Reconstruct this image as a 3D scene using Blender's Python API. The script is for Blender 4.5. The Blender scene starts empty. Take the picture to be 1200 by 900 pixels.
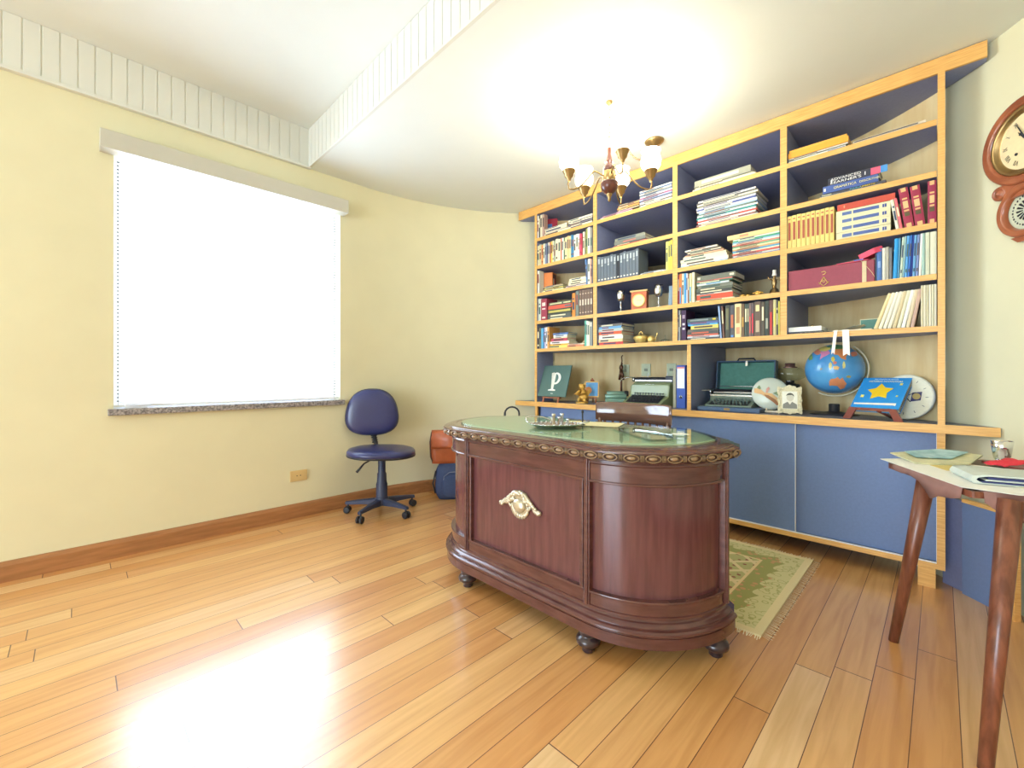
import bpy, math, random
from mathutils import Matrix, Vector
random.seed(7)
PI = math.pi
SC = bpy.context.scene
COL = SC.collection

# ------------------------------------------------------------------ camera
AZ = math.radians(44.8); EYE = 1.05; FPX = 506.0
cam = bpy.data.cameras.new('camera'); cam.sensor_width = 36; cam.lens = FPX / 1200 * 36
cam.shift_y = -10 / 1200; cam.clip_start = 0.02
co = bpy.data.objects.new('camera', cam); COL.objects.link(co)
co.location = (0, 0, EYE); co.rotation_euler = (PI / 2, 0, AZ - PI / 2)
SC.camera = co
# ------------------------------------------------------------------ view, world
SC.view_settings.view_transform = 'Standard'; SC.view_settings.look = 'None'
SC.view_settings.gamma = 1; SC.view_settings.use_curve_mapping = False
SC.view_settings.exposure = -0.03
SC.cycles.use_denoising = True
SC.cycles.max_bounces = 10; SC.cycles.diffuse_bounces = 6
SC.cycles.sample_clamp_indirect = 12
SC.cycles.caustics_reflective = False; SC.cycles.caustics_refractive = False
W = bpy.data.worlds.new('daylight'); SC.world = W; W.use_nodes = True
WB = W.node_tree.nodes['Background']
WB.inputs[0].default_value = (0.70, 0.85, 1.0, 1); WB.inputs[1].default_value = 15.5


def portal(name, loc, rot, sx, sy):
    l = bpy.data.lights.new(name, 'AREA'); l.shape = 'RECTANGLE'; l.size = sx; l.size_y = sy
    l.cycles.is_portal = True
    o = bpy.data.objects.new(name, l); COL.objects.link(o); o.location = loc; o.rotation_euler = rot
    return o


# -Z of the light points into the room
portal('daylight_window', (0.81, 3.52, 1.6), (-PI / 2, 0, 0), 1.35, 1.5)
portal('added_fill_opening', (-5.5, .95, 1.30), (0, -PI / 2, 0), 2.6, 3.1)  # made-up opening behind the camera, added to brighten shelves and desk front
BULB_W = 5.0

# ------------------------------------------------------------------ materials
def lin(c):
    return tuple(((x / 255) / 12.92 if x / 255 <= 0.04045 else ((x / 255 + 0.055) / 1.055) ** 2.4) for x in c)


MATS = {}


def hexc(s):
    return tuple(int(s[i:i + 2], 16) for i in (0, 2, 4))


def mat(name, rgb=None, rough=0.5, metal=0.0, coat=0.0, noise=0.0, nscale=20, bump=0.0, trans=0.0, emit=0.0, ior=1.45, stretch=None, rgb2=None):
    if name in MATS: return MATS[name]
    m = bpy.data.materials.new(name); m.use_nodes = True; MATS[name] = m
    nt = m.node_tree; b = nt.nodes['Principled BSDF']
    c = lin(rgb)
    b.inputs['Base Color'].default_value = (*c, 1)
    b.inputs['Roughness'].default_value = rough; b.inputs['Metallic'].default_value = metal
    b.inputs['Coat Weight'].default_value = coat; b.inputs['Coat Roughness'].default_value = 0.08
    b.inputs['Transmission Weight'].default_value = trans; b.inputs['IOR'].default_value = ior
    if emit:
        b.inputs['Emission Color'].default_value = (*c, 1); b.inputs['Emission Strength'].default_value = emit
    if noise or bump or rgb2:
        tc = nt.nodes.new('ShaderNodeTexCoord'); mp = nt.nodes.new('ShaderNodeMapping')
        n = nt.nodes.new('ShaderNodeTexNoise'); n.inputs['Scale'].default_value = nscale; n.inputs['Detail'].default_value = 4
        nt.links.new(tc.outputs['Object'], mp.inputs[0]); nt.links.new(mp.outputs[0], n.inputs['Vector'])
        if stretch: mp.inputs['Scale'].default_value = stretch
        r = nt.nodes.new('ShaderNodeValToRGB'); nt.links.new(n.outputs[0], r.inputs[0])
        c2 = lin(rgb2) if rgb2 else tuple(x * (1 - noise) for x in c)
        r.color_ramp.elements[0].position = 0.35; r.color_ramp.elements[1].position = 0.65
        r.color_ramp.elements[0].color = (*c2, 1); r.color_ramp.elements[1].color = (*c, 1)
        nt.links.new(r.outputs[0], b.inputs['Base Color'])
        if bump:
            bp = nt.nodes.new('ShaderNodeBump'); bp.inputs['Strength'].default_value = bump; bp.inputs['Distance'].default_value = 0.004
            nt.links.new(n.outputs[0], bp.inputs['Height']); nt.links.new(bp.outputs[0], b.inputs['Normal'])
    return m


class G:
    """tiny expression helper for shader nodes"""
    def __init__(s, m): s.nt = m.node_tree

    def op(s, o, a, b=0.0, c=None):
        n = s.nt.nodes.new('ShaderNodeMath'); n.operation = o
        for i, v in enumerate((a, b) if c is None else (a, b, c)):
            if hasattr(v, 'default_value'): s.nt.links.new(v, n.inputs[i])
            else: n.inputs[i].default_value = v
        return n.outputs[0]


def cm(h, rough=0.55):
    return mat('paint_' + h + ('' if rough == 0.55 else str(rough)), hexc(h), rough, noise=0.06, nscale=60)


M_wall = mat('pale_yellow_plaster', (222, 217, 184), 0.75, noise=0.03, nscale=4)
M_ceil = mat('white_ceiling_paint', (226, 231, 228), 0.8, noise=0.02, nscale=3)
M_frieze = mat('white_frieze_paint', (218, 219, 212), 0.7, noise=0.02, nscale=3)
M_base = mat('baseboard_wood', (176, 122, 78), 0.45, noise=0.25, nscale=9, stretch=(0.6, 6, 6))
M_ply = mat('plywood_edge', (236, 188, 112), 0.45, nscale=12, stretch=(3, 0.8, 18), rgb2=(216, 160, 88))
M_plyv = mat('plywood_face', (236, 214, 164), 0.6, nscale=5, stretch=(3, 3, 0.5), rgb2=(224, 194, 140))
M_blue = mat('slate_blue_laminate', (134, 142, 180), 0.5, noise=0.08, nscale=80)
M_blued = mat('slate_blue_door', (108, 130, 174), 0.5, noise=0.07, nscale=80)
M_ctop = mat('dark_grey_counter_surface', (116, 116, 128), 0.45, noise=0.1, nscale=40)
M_mah = mat('mahogany', (106, 64, 68), 0.2, coat=0.6, nscale=7, stretch=(6, 6, 0.6), rgb2=(92, 54, 58))
M_mahd = mat('mahogany_moulding', (100, 62, 58), 0.22, coat=0.6, nscale=9, stretch=(1, 1, 5), rgb2=(86, 50, 48))
M_carv = mat('carved_gilded_wood', (150, 122, 90), 0.35, coat=0.3, noise=0.35, nscale=50)
M_brass = mat('aged_brass', (160, 132, 88), 0.32, metal=0.9)
M_silver = mat('polished_silver', (205, 205, 205), 0.22, metal=1.0)
M_antsil = mat('antique_ivory_metal', (215, 205, 180), 0.3, metal=0.6, noise=0.2, nscale=90)
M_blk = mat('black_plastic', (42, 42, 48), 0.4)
M_navyv = mat('navy_black_vinyl', (50, 54, 100), 0.3, coat=0.2, noise=0.05, nscale=30)
M_chb = mat('blue_black_nylon', (55, 62, 88), 0.45)
M_dkwood = mat('dark_turned_wood', (98, 50, 38), 0.3, coat=0.4, noise=0.2, nscale=15)
M_leg = mat('reddish_brown_leg_wood', (140, 84, 62), 0.35, coat=0.3, nscale=10, stretch=(6, 6, .5), rgb2=(104, 58, 42))
M_page = mat('page_block', (236, 228, 198), 0.8, noise=0.1, nscale=30, stretch=(20, 1, 1))
M_white = mat('white_paper', (242, 242, 236), 0.7, noise=0.02)
def thin_glass(name, tint, ior=1.5, rough=0.0):
    """clear sheet glass: a Fresnel mix of straight-through and mirror light"""
    m = bpy.data.materials.new(name); m.use_nodes = True; nt = m.node_tree; MATS[name] = m
    nt.nodes.remove(nt.nodes['Principled BSDF']); out = nt.nodes['Material Output']
    tr = nt.nodes.new('ShaderNodeBsdfTransparent'); tr.inputs[0].default_value = (*lin(tint), 1)
    gl = nt.nodes.new('ShaderNodeBsdfAnisotropic' if False else 'ShaderNodeBsdfGlossy'); gl.inputs['Roughness'].default_value = rough
    fr = nt.nodes.new('ShaderNodeFresnel'); geo = nt.nodes.new('ShaderNodeNewGeometry'); g = G(m)
    nt.links.new(g.op('ADD', ior, g.op('MULTIPLY', geo.outputs['Backfacing'], 1 / ior - ior)), fr.inputs[0]); mx = nt.nodes.new('ShaderNodeMixShader')
    nt.links.new(fr.outputs[0], mx.inputs[0]); nt.links.new(tr.outputs[0], mx.inputs[1]); nt.links.new(gl.outputs[0], mx.inputs[2]); nt.links.new(mx.outputs[0], out.inputs[0])
    return m


M_glass = thin_glass('green_tinted_glass', (246, 253, 249), 1.45)
M_clear = thin_glass('clear_glass', (240, 244, 240), 1.4, .03)
M_pane = thin_glass('window_pane_glass', (252, 253, 255), 1.2)
M_granite = mat('grey_granite', (178, 172, 172), 0.35, nscale=90, rgb2=(96, 92, 96))
M_val = mat('grey_valance_metal', (196, 194, 182), 0.5, noise=0.02)
M_slat = mat('white_blind_slat', (238, 238, 240), 0.5, noise=0.02)
M_alu = mat('window_aluminium', (232, 234, 238), 0.5)
M_gold = mat('gold_figurine', (226, 176, 84), 0.4, metal=0.35, noise=0.15, nscale=60)
M_goldp = mat('gold_plate', (232, 200, 120), 0.3, metal=0.6)
M_leather = mat('tan_leather', (176, 92, 54), 0.42, coat=0.1, noise=0.15, nscale=14)
M_navy = mat('navy_canvas', (56, 70, 106), 0.75, noise=0.15, nscale=60)
M_shade = mat('lit_opal_glass', (255, 247, 226), 0.4, emit=7.0)
M_typeg = mat('olive_green_enamel', (150, 162, 122), 0.3, coat=0.3, noise=0.05)
M_typeg2 = mat('grey_green_enamel', (118, 134, 122), 0.35, coat=0.2, noise=0.05)
M_case = mat('teal_green_case_lining', (96, 150, 136), 0.8, noise=0.12, nscale=40)
M_casek = mat('dark_blue_case_shell', (76, 98, 128), 0.5, noise=0.1, nscale=60)


def floor_material():
    m = bpy.data.materials.new('varnished_floorboards'); m.use_nodes = True; nt = m.node_tree; g = G(m)
    b = nt.nodes['Principled BSDF']
    geo = nt.nodes.new('ShaderNodeNewGeometry'); sp = nt.nodes.new('ShaderNodeSeparateXYZ')
    nt.links.new(geo.outputs['Position'], sp.inputs[0]); u, v = sp.outputs[0], sp.outputs[1]
    a = g.op('DIVIDE', g.op('SUBTRACT', v, 0.584), 0.1045)
    i = g.op('FLOOR', a); fr = g.op('FRACT', a)
    wn = nt.nodes.new('ShaderNodeTexWhiteNoise'); wn.noise_dimensions = '1D'; nt.links.new(i, wn.inputs['W'])
    bb = g.op('ADD', g.op('DIVIDE', u, 2.1), g.op('MULTIPLY', wn.outputs[0], 3.7))
    j = g.op('FLOOR', bb); fb = g.op('FRACT', bb)
    w2 = nt.nodes.new('ShaderNodeTexWhiteNoise'); w2.noise_dimensions = '2D'
    cmb = nt.nodes.new('ShaderNodeCombineXYZ'); nt.links.new(i, cmb.inputs[0]); nt.links.new(j, cmb.inputs[1])
    nt.links.new(cmb.outputs[0], w2.inputs['Vector'])
    cr = nt.nodes.new('ShaderNodeValToRGB'); nt.links.new(w2.outputs[0], cr.inputs[0])
    e = cr.color_ramp.elements
    e[0].position = 0; e[0].color = (*lin((212, 148, 86)), 1); e[1].position = 1; e[1].color = (*lin((240, 202, 150)), 1)
    for p, c in ((.2, (232, 178, 112)), (.4, (216, 154, 90)), (.6, (236, 186, 122)), (.8, (222, 160, 94))):
        k = e.new(p); k.color = (*lin(c), 1)
    # grain, long along the boards
    c2 = nt.nodes.new('ShaderNodeCombineXYZ')
    nt.links.new(g.op('ADD', g.op('MULTIPLY', u, 1.6), g.op('MULTIPLY', i, 7.3)), c2.inputs[0])
    nt.links.new(g.op('MULTIPLY', v, 26.0), c2.inputs[1])
    n = nt.nodes.new('ShaderNodeTexNoise'); n.inputs['Scale'].default_value = 1.4; n.inputs['Detail'].default_value = 5; n.inputs['Distortion'].default_value = 0.6
    nt.links.new(c2.outputs[0], n.inputs['Vector'])
    gr = nt.nodes.new('ShaderNodeMix'); gr.data_type = 'RGBA'; gr.blend_type = 'MULTIPLY'; gr.inputs[0].default_value = 1
    nt.links.new(cr.outputs[0], gr.inputs[6])
    r2 = nt.nodes.new('ShaderNodeValToRGB'); nt.links.new(n.outputs[0], r2.inputs[0])
    r2.color_ramp.elements[0].position = .3; r2.color_ramp.elements[0].color = (.84, .77, .68, 1)
    r2.color_ramp.elements[1].position = .62; r2.color_ramp.elements[1].color = (1, 1, 1, 1)
    nt.links.new(r2.outputs[0], gr.inputs[7])
    gap = g.op('MAXIMUM', g.op('LESS_THAN', fr, 0.022), g.op('LESS_THAN', fb, 0.0016))
    mx = nt.nodes.new('ShaderNodeMix'); mx.data_type = 'RGBA'
    nt.links.new(gap, mx.inputs[0]); nt.links.new(gr.outputs[2], mx.inputs[6]); mx.inputs[7].default_value = (*lin((92, 52, 28)), 1)
    nt.links.new(mx.outputs[2], b.inputs['Base Color'])
    b.inputs['Roughness'].default_value = 0.45; b.inputs['Coat Weight'].default_value = 1.0; b.inputs['Coat IOR'].default_value = 1.68; b.inputs['Coat Roughness'].default_value = 0.22
    return m


M_floor = floor_material()


def rug_material():
    m = bpy.data.materials.new('green_cream_rug_weave'); m.use_nodes = True; nt = m.node_tree; g = G(m)
    b = nt.nodes['Principled BSDF']; b.inputs['Roughness'].default_value = 0.95
    tc = nt.nodes.new('ShaderNodeTexCoord'); sp = nt.nodes.new('ShaderNodeSeparateXYZ'); nt.links.new(tc.outputs['Object'], sp.inputs[0])
    x, y = sp.outputs[0], sp.outputs[1]
    # distance from edge (rug is 1.0 x 1.58 centred)
    ex = g.op('SUBTRACT', 0.5, g.op('ABSOLUTE', x)); ey = g.op('SUBTRACT', 0.79, g.op('ABSOLUTE', y))
    ed = g.op('MINIMUM', ex, ey)
    vo = nt.nodes.new('ShaderNodeTexVoronoi'); vo.inputs['Scale'].default_value = 26; nt.links.new(tc.outputs['Object'], vo.inputs['Vector'])
    lat = g.op('ABSOLUTE', g.op('SINE', g.op('MULTIPLY', g.op('ADD', x, y), 20.0)))
    lat2 = g.op('ABSOLUTE', g.op('SINE', g.op('MULTIPLY', g.op('SUBTRACT', x, y), 20.0)))
    line = g.op('LESS_THAN', g.op('MINIMUM', lat, lat2), 0.30)

    def mixc(f, a, c):
        k = nt.nodes.new('ShaderNodeMix'); k.data_type = 'RGBA'; nt.links.new(f, k.inputs[0])
        for s, v in ((6, a), (7, c)):
            if hasattr(v, 'default_value'): nt.links.new(v, k.inputs[s])
            else: k.inputs[s].default_value = (*lin(v), 1)
        return k.outputs[2]
    spot = g.op('LESS_THAN', vo.outputs['Distance'], 0.34)
    fieldc = mixc(line, mixc(spot, (196, 190, 128), (160, 104, 84)), (236, 218, 168))
    scal = g.op('ADD', 0.10, g.op('MULTIPLY', g.op('ABSOLUTE', g.op('SINE', g.op('MULTIPLY', g.op('ADD', x, y), 26.0))), 0.035))
    spot2 = g.op('LESS_THAN', g.op('ABSOLUTE', g.op('SUBTRACT', vo.outputs['Distance'], 0.42)), 0.05)
    bord = mixc(g.op('LESS_THAN', ed, scal), mixc(spot, (172, 170, 104), (214, 164, 118)), mixc(spot2, (222, 214, 158), (188, 184, 118)))
    c = mixc(g.op('LESS_THAN', ed, 0.21), fieldc, bord)
    c = mixc(g.op('LESS_THAN', g.op('ABSOLUTE', g.op('SUBTRACT', ed, 0.21)), 0.007), c, (240, 216, 160))
    c = mixc(g.op('LESS_THAN', ed, 0.035), c, (240, 224, 176))
    nt.links.new(c, b.inputs['Base Color'])
    n = nt.nodes.new('ShaderNodeTexNoise'); n.inputs['Scale'].default_value = 300; nt.links.new(tc.outputs['Object'], n.inputs['Vector'])
    bp = nt.nodes.new('ShaderNodeBump'); bp.inputs['Strength'].default_value = .5; bp.inputs['Distance'].default_value = .003
    nt.links.new(n.outputs[0], bp.inputs['Height']); nt.links.new(bp.outputs[0], b.inputs['Normal'])
    return m


M_rug = rug_material()

# ------------------------------------------------------------------ mesh helpers
def Tm(x=0, y=0, z=0): return Matrix.Translation((x, y, z))
def Rx(a): return Matrix.Rotation(math.radians(a), 4, 'X')
def Ry(a): return Matrix.Rotation(math.radians(a), 4, 'Y')
def Rz(a): return Matrix.Rotation(math.radians(a), 4, 'Z')


class MB:
    def __init__(s): s.v = []; s.f = []; s.mi = []; s.sm = []; s.mats = []; s.M = Matrix.Identity(4)

    def add(s, vs, fs, m, smooth=False):
        if m not in s.mats: s.mats.append(m)
        k = s.mats.index(m); o = len(s.v)
        s.v += [tuple(s.M @ Vector(p)) for p in vs]
        for f in fs: s.f.append(tuple(i + o for i in f)); s.mi.append(k); s.sm.append(smooth)
        return s

    def box(s, x0, x1, y0, y1, z0, z1, m):
        vs = [(x, y, z) for z in (z0, z1) for x, y in ((x0, y0), (x1, y0), (x1, y1), (x0, y1))]
        return s.add(vs, [(3, 2, 1, 0), (4, 5, 6, 7), (0, 1, 5, 4), (1, 2, 6, 5), (2, 3, 7, 6), (3, 0, 4, 7)], m)

    def prism(s, poly, z0, z1, m, mtop=None, smooth=False, mside=None):
        n = len(poly)
        if sum(poly[i][0] * poly[(i + 1) % n][1] - poly[(i + 1) % n][0] * poly[i][1] for i in range(n)) < 0: poly = poly[::-1]
        vs = [(x, y, z0) for x, y in poly] + [(x, y, z1) for x, y in poly]
        s.add(vs, [tuple(range(n))[::-1]], m); s.add(vs, [tuple(range(n, 2 * n))], mtop or m)
        s.add(vs, [(i, (i + 1) % n, n + (i + 1) % n, n + i) for i in range(n)], mside or m, smooth)
        return s

    def plate(s, poly, y, t, m, mf=None):
        """polygon in local x,z with thickness t along +y, front at y"""
        M0 = s.M; s.M = M0 @ Tm(0, y + t, 0) @ Rx(90)
        s.prism(poly, 0, t, m, mf); s.M = M0
        return s

    def lathe(s, prof, m, seg=24, smooth=True, sx=1, sy=1, caps=True):
        vs = []
        for r, z in prof:
            for k in range(seg): a = 2 * PI * k / seg; vs.append((r * math.cos(a) * sx, r * math.sin(a) * sy, z))
        fs = []
        for i in range(len(prof) - 1):
            for k in range(seg):
                a, b = i * seg + k, i * seg + (k + 1) % seg
                fs.append((a, b, b + seg, a + seg))
        s.add(vs, fs, m, smooth)
        if caps:
            n = len(prof)
            if prof[0][0] > 1e-5: s.add(vs[:seg], [tuple(range(seg))[::-1]], m)
            if prof[-1][0] > 1e-5: s.add(vs[(n - 1) * seg:], [tuple(range(seg))], m)
        return s

    def tube(s, pts, r, m, seg=8, closed=False, taper=None):
        P = [Vector(p) for p in pts]; n = len(P); vs = []; up = Vector((0, 0, 1))
        pu = None
        for i, p in enumerate(P):
            if closed: t = P[(i + 1) % n] - P[i - 1]
            else: t = P[min(i + 1, n - 1)] - P[max(i - 1, 0)]
            if t.length < 1e-9: t = Vector((0, 0, 1))
            t.normalize()
            if pu is None: pu = up if abs(t.z) < .9 else Vector((1, 0, 0))
            a = (pu - t * pu.dot(t))
            if a.length < 1e-6: a = t.orthogonal()
            a.normalize(); b = t.cross(a); pu = a
            rr = r if taper is None else r * (1 + (taper - 1) * i / max(1, n - 1))
            if isinstance(r, (list, tuple)): rr = r[i]
            for k in range(seg):
                q = 2 * PI * k / seg; vs.append(tuple(p + a * rr * math.cos(q) + b * rr * math.sin(q)))
        fs = []
        for i in range(n if closed else n - 1):
            for k in range(seg):
                a0, b0 = i * seg + k, i * seg + (k + 1) % seg; a1, b1 = ((i + 1) % n) * seg + k, ((i + 1) % n) * seg + (k + 1) % seg
                fs.append((a0, b0, b1, a1))
        if not closed: fs.append(tuple(range(seg))[::-1]); fs.append(tuple(range((n - 1) * seg, n * seg)))
        return s.add(vs, fs, m, True)

    def ball(s, c, rx, ry, rz, m, seg=20, rings=12):
        M0 = s.M; s.M = M0 @ Tm(*c)
        prof = [(math.sin(PI * i / rings), -math.cos(PI * i / rings)) for i in range(rings + 1)]
        vs = [(0, 0, -rz)]; fs = []
        for r, z in prof[1:-1]:
            for k in range(seg): a = 2 * PI * k / seg; vs.append((r * rx * math.cos(a), r * ry * math.sin(a), z * rz))
        vs.append((0, 0, rz)); L = len(vs) - 1
        for k in range(seg):
            fs.append((0, 1 + (k + 1) % seg, 1 + k)); fs.append((L, L - seg + k, L - seg + (k + 1) % seg))
        for i in range(rings - 2):
            for k in range(seg):
                a, b = 1 + i * seg + k, 1 + i * seg + (k + 1) % seg; fs.append((a, b, b + seg, a + seg))
        s.add(vs, fs, m, True); s.M = M0
        return s

    def sweep(s, path, prof, m, closed=False, smooth=True):
        """path: list of (x,y,nx,ny); prof: list of (out, z)"""
        n = len(path); k = len(prof)
        vs = [(x + nx * o, y + ny * o, z) for x, y, nx, ny in path for o, z in prof]
        fs = []
        for i in range(n if closed else n - 1):
            j = (i + 1) % n
            for q in range(k - 1): fs.append((i * k + q, j * k + q, j * k + q + 1, i * k + q + 1))
        return s.add(vs, fs, m, smooth)

    def build(s, name, parent=None, loc=None, rot=None, bevel=0, recalc=True):
        me = bpy.data.meshes.new(name); me.from_pydata(s.v, [], s.f)
        for m in s.mats: me.materials.append(m)
        me.polygons.foreach_set('material_index', s.mi); me.polygons.foreach_set('use_smooth', s.sm); me.update()
        o = bpy.data.objects.new(name, me); COL.objects.link(o)
        if parent: o.parent = parent
        if loc: o.location = loc
        if rot: o.rotation_euler = rot
        if bevel:
            b = o.modifiers.new('edge', 'BEVEL'); b.width = bevel; b.segments = 2; b.limit_method = 'ANGLE'
        return o


def tag(o, label=None, cat=None, group=None, kind=None):
    if label: o['label'] = label
    if cat: o['category'] = cat
    if group: o['group'] = group
    if kind: o['kind'] = kind
    return o


def thing(name, label, cat, loc=(0, 0, 0), rz=0.0, group=None, rot=None):
    o = bpy.data.objects.new(name, None); COL.objects.link(o); o.empty_display_size = .05
    o.location = loc; o.rotation_euler = rot if rot else (0, 0, math.radians(rz))
    return tag(o, label, cat, group)


def copy_tree(o, loc=None, rot=None, label=None):
    c = o.copy(); COL.objects.link(c)
    if loc: c.location = loc
    if rot: c.rotation_euler = rot
    if label: c['label'] = label
    for ch in list(o.children):
        d = ch.copy(); COL.objects.link(d); d.parent = c
        for g_ in list(ch.children):
            e = g_.copy(); COL.objects.link(e); e.parent = d
    return c


def struct(o): o['kind'] = 'structure'; return o


def letters(text, size, m, name, parent, loc, rot, depth=0.0006, width=None, align='CENTER'):
    cu = bpy.data.curves.new(name, 'FONT'); cu.body = text; cu.size = size; cu.extrude = depth
    cu.align_x = align; cu.align_y = 'CENTER'
    t = bpy.data.objects.new('tmp', cu); COL.objects.link(t)
    dg = bpy.context.evaluated_depsgraph_get(); me = bpy.data.meshes.new_from_object(t.evaluated_get(dg))
    bpy.data.objects.remove(t)
    if width and len(me.vertices):
        xs = [v.co.x for v in me.vertices]; k = width / (max(xs) - min(xs))
        for v in me.vertices: v.co.x *= k
    me.materials.clear(); me.materials.append(m)
    o = bpy.data.objects.new(name, me); COL.objects.link(o); o.parent = parent; o.location = loc; o.rotation_euler = rot
    return o


CU, CV, RW = 1.67, 1.353, 2.03   # the curved wall: centre and radius
U0 = 2.97                        # front plane of the bookcase
def arc(a, R=RW): return (CU + R * math.cos(math.radians(a)), CV + R * math.sin(math.radians(a)))
def arcu(v, R=RW): return CU + math.sqrt(max(0, R * R - (v - CV) ** 2))
def arcpts(a0, a1, n, R=RW): return [arc(a0 + (a1 - a0) * i / n, R) for i in range(n + 1)]


CA, SA = math.cos(AZ), math.sin(AZ)
def Vat(x, u=U0 + .012):
    """where along the bookcase a feature measured at column x of the frame stands, in metres"""
    r = (x - 600) / FPX
    return u * (SA - CA * r) / (CA + SA * r)


# ------------------------------------------------------------------ structure
CL, CH = 2.61, 2.90
WV = CV + RW  # 3.383
mb = MB(); mb.add([(-5.64, -0.9, 0), (4.1, -0.9, 0), (4.1, 3.7, 0), (-5.64, 3.7, 0)], [(0, 1, 2, 3)], M_floor)
mb.box(-5.64, 4.1, -.9, 3.7, -.12, -.002, M_base)
struct(mb.build('floor'))
mb = MB(); w0, w1, wz0, wz1 = .148, 1.470, .855, 2.36
mb.box(-5.64, w0, WV, WV + .16, 0, 3, M_wall); mb.box(w1, CU, WV, WV + .16, 0, 3, M_wall)
mb.box(w0, w1, WV, WV + .16, 0, wz0, M_wall); mb.box(w0, w1, WV, WV + .16, wz1, 3, M_wall)
struct(mb.build('wall_left'))
mb = MB(); inn = arcpts(90, -90, 96); out = arcpts(90, -90, 96, RW + .12)
vs = [(x, y, z) for z in (0, 3) for x, y in inn] + [(x, y, z) for z in (0, 3) for x, y in out]; n = len(inn)
mb.add(vs, [(i, i + 1, n + i + 1, n + i) for i in range(n - 1)], M_wall, True)
mb.add(vs, [(2 * n + i + 1, 2 * n + i, 3 * n + i, 3 * n + i + 1) for i in range(n - 1)], M_wall, True)
struct(mb.build('wall_far'))
struct(MB().box(-5.64, CU, CV - RW - .12, CV - RW, 0, 3, M_wall).build('wall_right'))
mb = MB()  # the wall behind the viewer, with a wide unseen opening added for fill light
mb.box(-5.64, -5.52, -.8, -.6, 0, 3, M_wall); mb.box(-5.64, -5.52, 2.5, 3.5, 0, 3, M_wall)
mb.box(-5.64, -5.52, -.6, 2.5, 2.6, 3, M_wall)
struct(mb.build('wall_back'))
poly = [(1.24, WV)] + arcpts(90, -90, 60, RW + .02) + [(1.24, CV - RW)]
struct(MB().prism(poly, CL, CL + .03, M_ceil).build('ceiling_low'))
struct(MB().box(-5.64, 1.30, -.75, WV + .1, CH, CH + .06, M_ceil).build('ceiling'))


def frieze(name, M, L, lip=True):
    """fluted band, local x along the run, front towards -y"""
    mb = MB(); mb.M = M; step = .068; k = int(L / step)
    mb.box(0, L, -.012, 0, CL, CH, M_frieze)
    for i in range(k + 1):
        x = i * step; mb.box(x + .003, min(L, x + step - .003), -.0155, -.012, CL + .012, CH - .001, M_frieze)
    if lip: mb.box(0, L, -.032, 0, CL - .008, CL + .012, M_frieze)
    else: mb.box(0, L, -.018, 0, CL - .001, CL + .012, M_frieze)
    return struct(mb.build(name, bevel=.0015))


frieze('trim_1', Tm(-5.64, WV, 0), 6.88)
frieze('trim_2', Tm(1.24, WV, 0) @ Rz(-90), 4.06, False)


def baseboard(name, path):
    prof = [(0, 0), (.018, 0), (.018, .082), (.012, .098), (0, .104)]
    return struct(MB().sweep(path, prof, M_base, smooth=False).build(name))


baseboard('baseboard_left', [(-5.64, WV, 0, -1), (CU, WV, 0, -1)] + [(*arc(a), -math.cos(math.radians(a)), -math.sin(math.radians(a))) for a in range(88, 48, -2)])
baseboard('baseboard_right', [(*arc(a), -math.cos(math.radians(a)), -math.sin(math.radians(a))) for a in range(-54, -91, -3)] + [(-5.64, CV - RW, 0, 1)])

# window: frame, panes, granite sill
mb = MB()
yf = WV + .10
for x0, x1 in ((w0, w0 + .03), (.80, .82), (w1 - .03, w1)): mb.box(x0, x1, yf, yf + .04, wz0 + .04, wz1 - .04, M_alu)
mb.box(w0, w1, yf, yf + .04, wz0, wz0 + .04, M_alu); mb.box(w0, w1, yf, yf + .04, wz1 - .04, wz1, M_alu)
wf = struct(mb.build('window_1'))
MB().box(w0 + .04, w1 - .04, yf + .018, yf + .022, wz0 + .04, wz1 - .04, M_pane).build('pane', wf)
MB().box(w0 - .025, w1 + .025, WV - .035, WV + .1, .82, .857, M_granite).build('sill', wf, bevel=.003)

# blind
bl = thing('venetian_blind', 'white venetian blind with open slats under a grey valance in the window', 'blind', (0, WV - .02, 0))
MB().box(.088, 1.497, -.075, 0.018, 2.318, 2.42, M_val).build('valance', bl, bevel=.002)
mb = MB()
nsl = 66
for i in range(nsl):
    z = .90 + i * (2.31 - .90) / nsl
    mb.add([(w0 + .004, .040, z - .0006), (w1 - .004, .040, z - .0006), (w1 - .004, .047, z + .0008), (w0 + .004, .047, z + .0008), (w1 - .004, .054, z), (w0 + .004, .054, z)], [(0, 1, 2, 3), (3, 2, 4, 5)], M_slat)
tag(mb.build('slats', bl), kind='stuff')
MB().box(w0 + .004, w1 - .004, .036, .058, .866, .88, M_slat).build('bottom_rail', bl)
for x in (w0 + .02, w1 - .04):
    mb = MB(); mb.tube([(x, .033, .875), (x, .033, 2.32)], .0012, M_alu, 5)
    for i in range(nsl): z = .90 + i * (2.31 - .90) / nsl; mb.box(x - .006, x + .006, .028, .034, z - .0035, z + .0035, mat('ladder_tape_grey', (110, 112, 124), .7))
    mb.build('ladder_cord', bl)
mb = MB()
for i in range(6): mb.box(w0 + .05, w0 + .15, .0, .028, .858 + i * .007 - .0, .862 + i * .007, M_alu)
tag(mb.build('bundled_slats', bl), 'grey slat ends bunched at the bottom corner')

ot = thing('wall_outlet', 'small beige wall outlet above the baseboard under the window', 'outlet', (1.157, WV, .308))
MB().box(-.06, .06, -.008, 0, -.04, .04, mat('beige_plastic', (214, 186, 130), .4)).build('cover_plate', ot, bevel=.003)
mb = MB()
for x in (-.012, .012): mb.ball((x, -.008, 0), .004, .002, .004, M_blk, 8, 6)
mb.build('socket_hole', ot)

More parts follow.
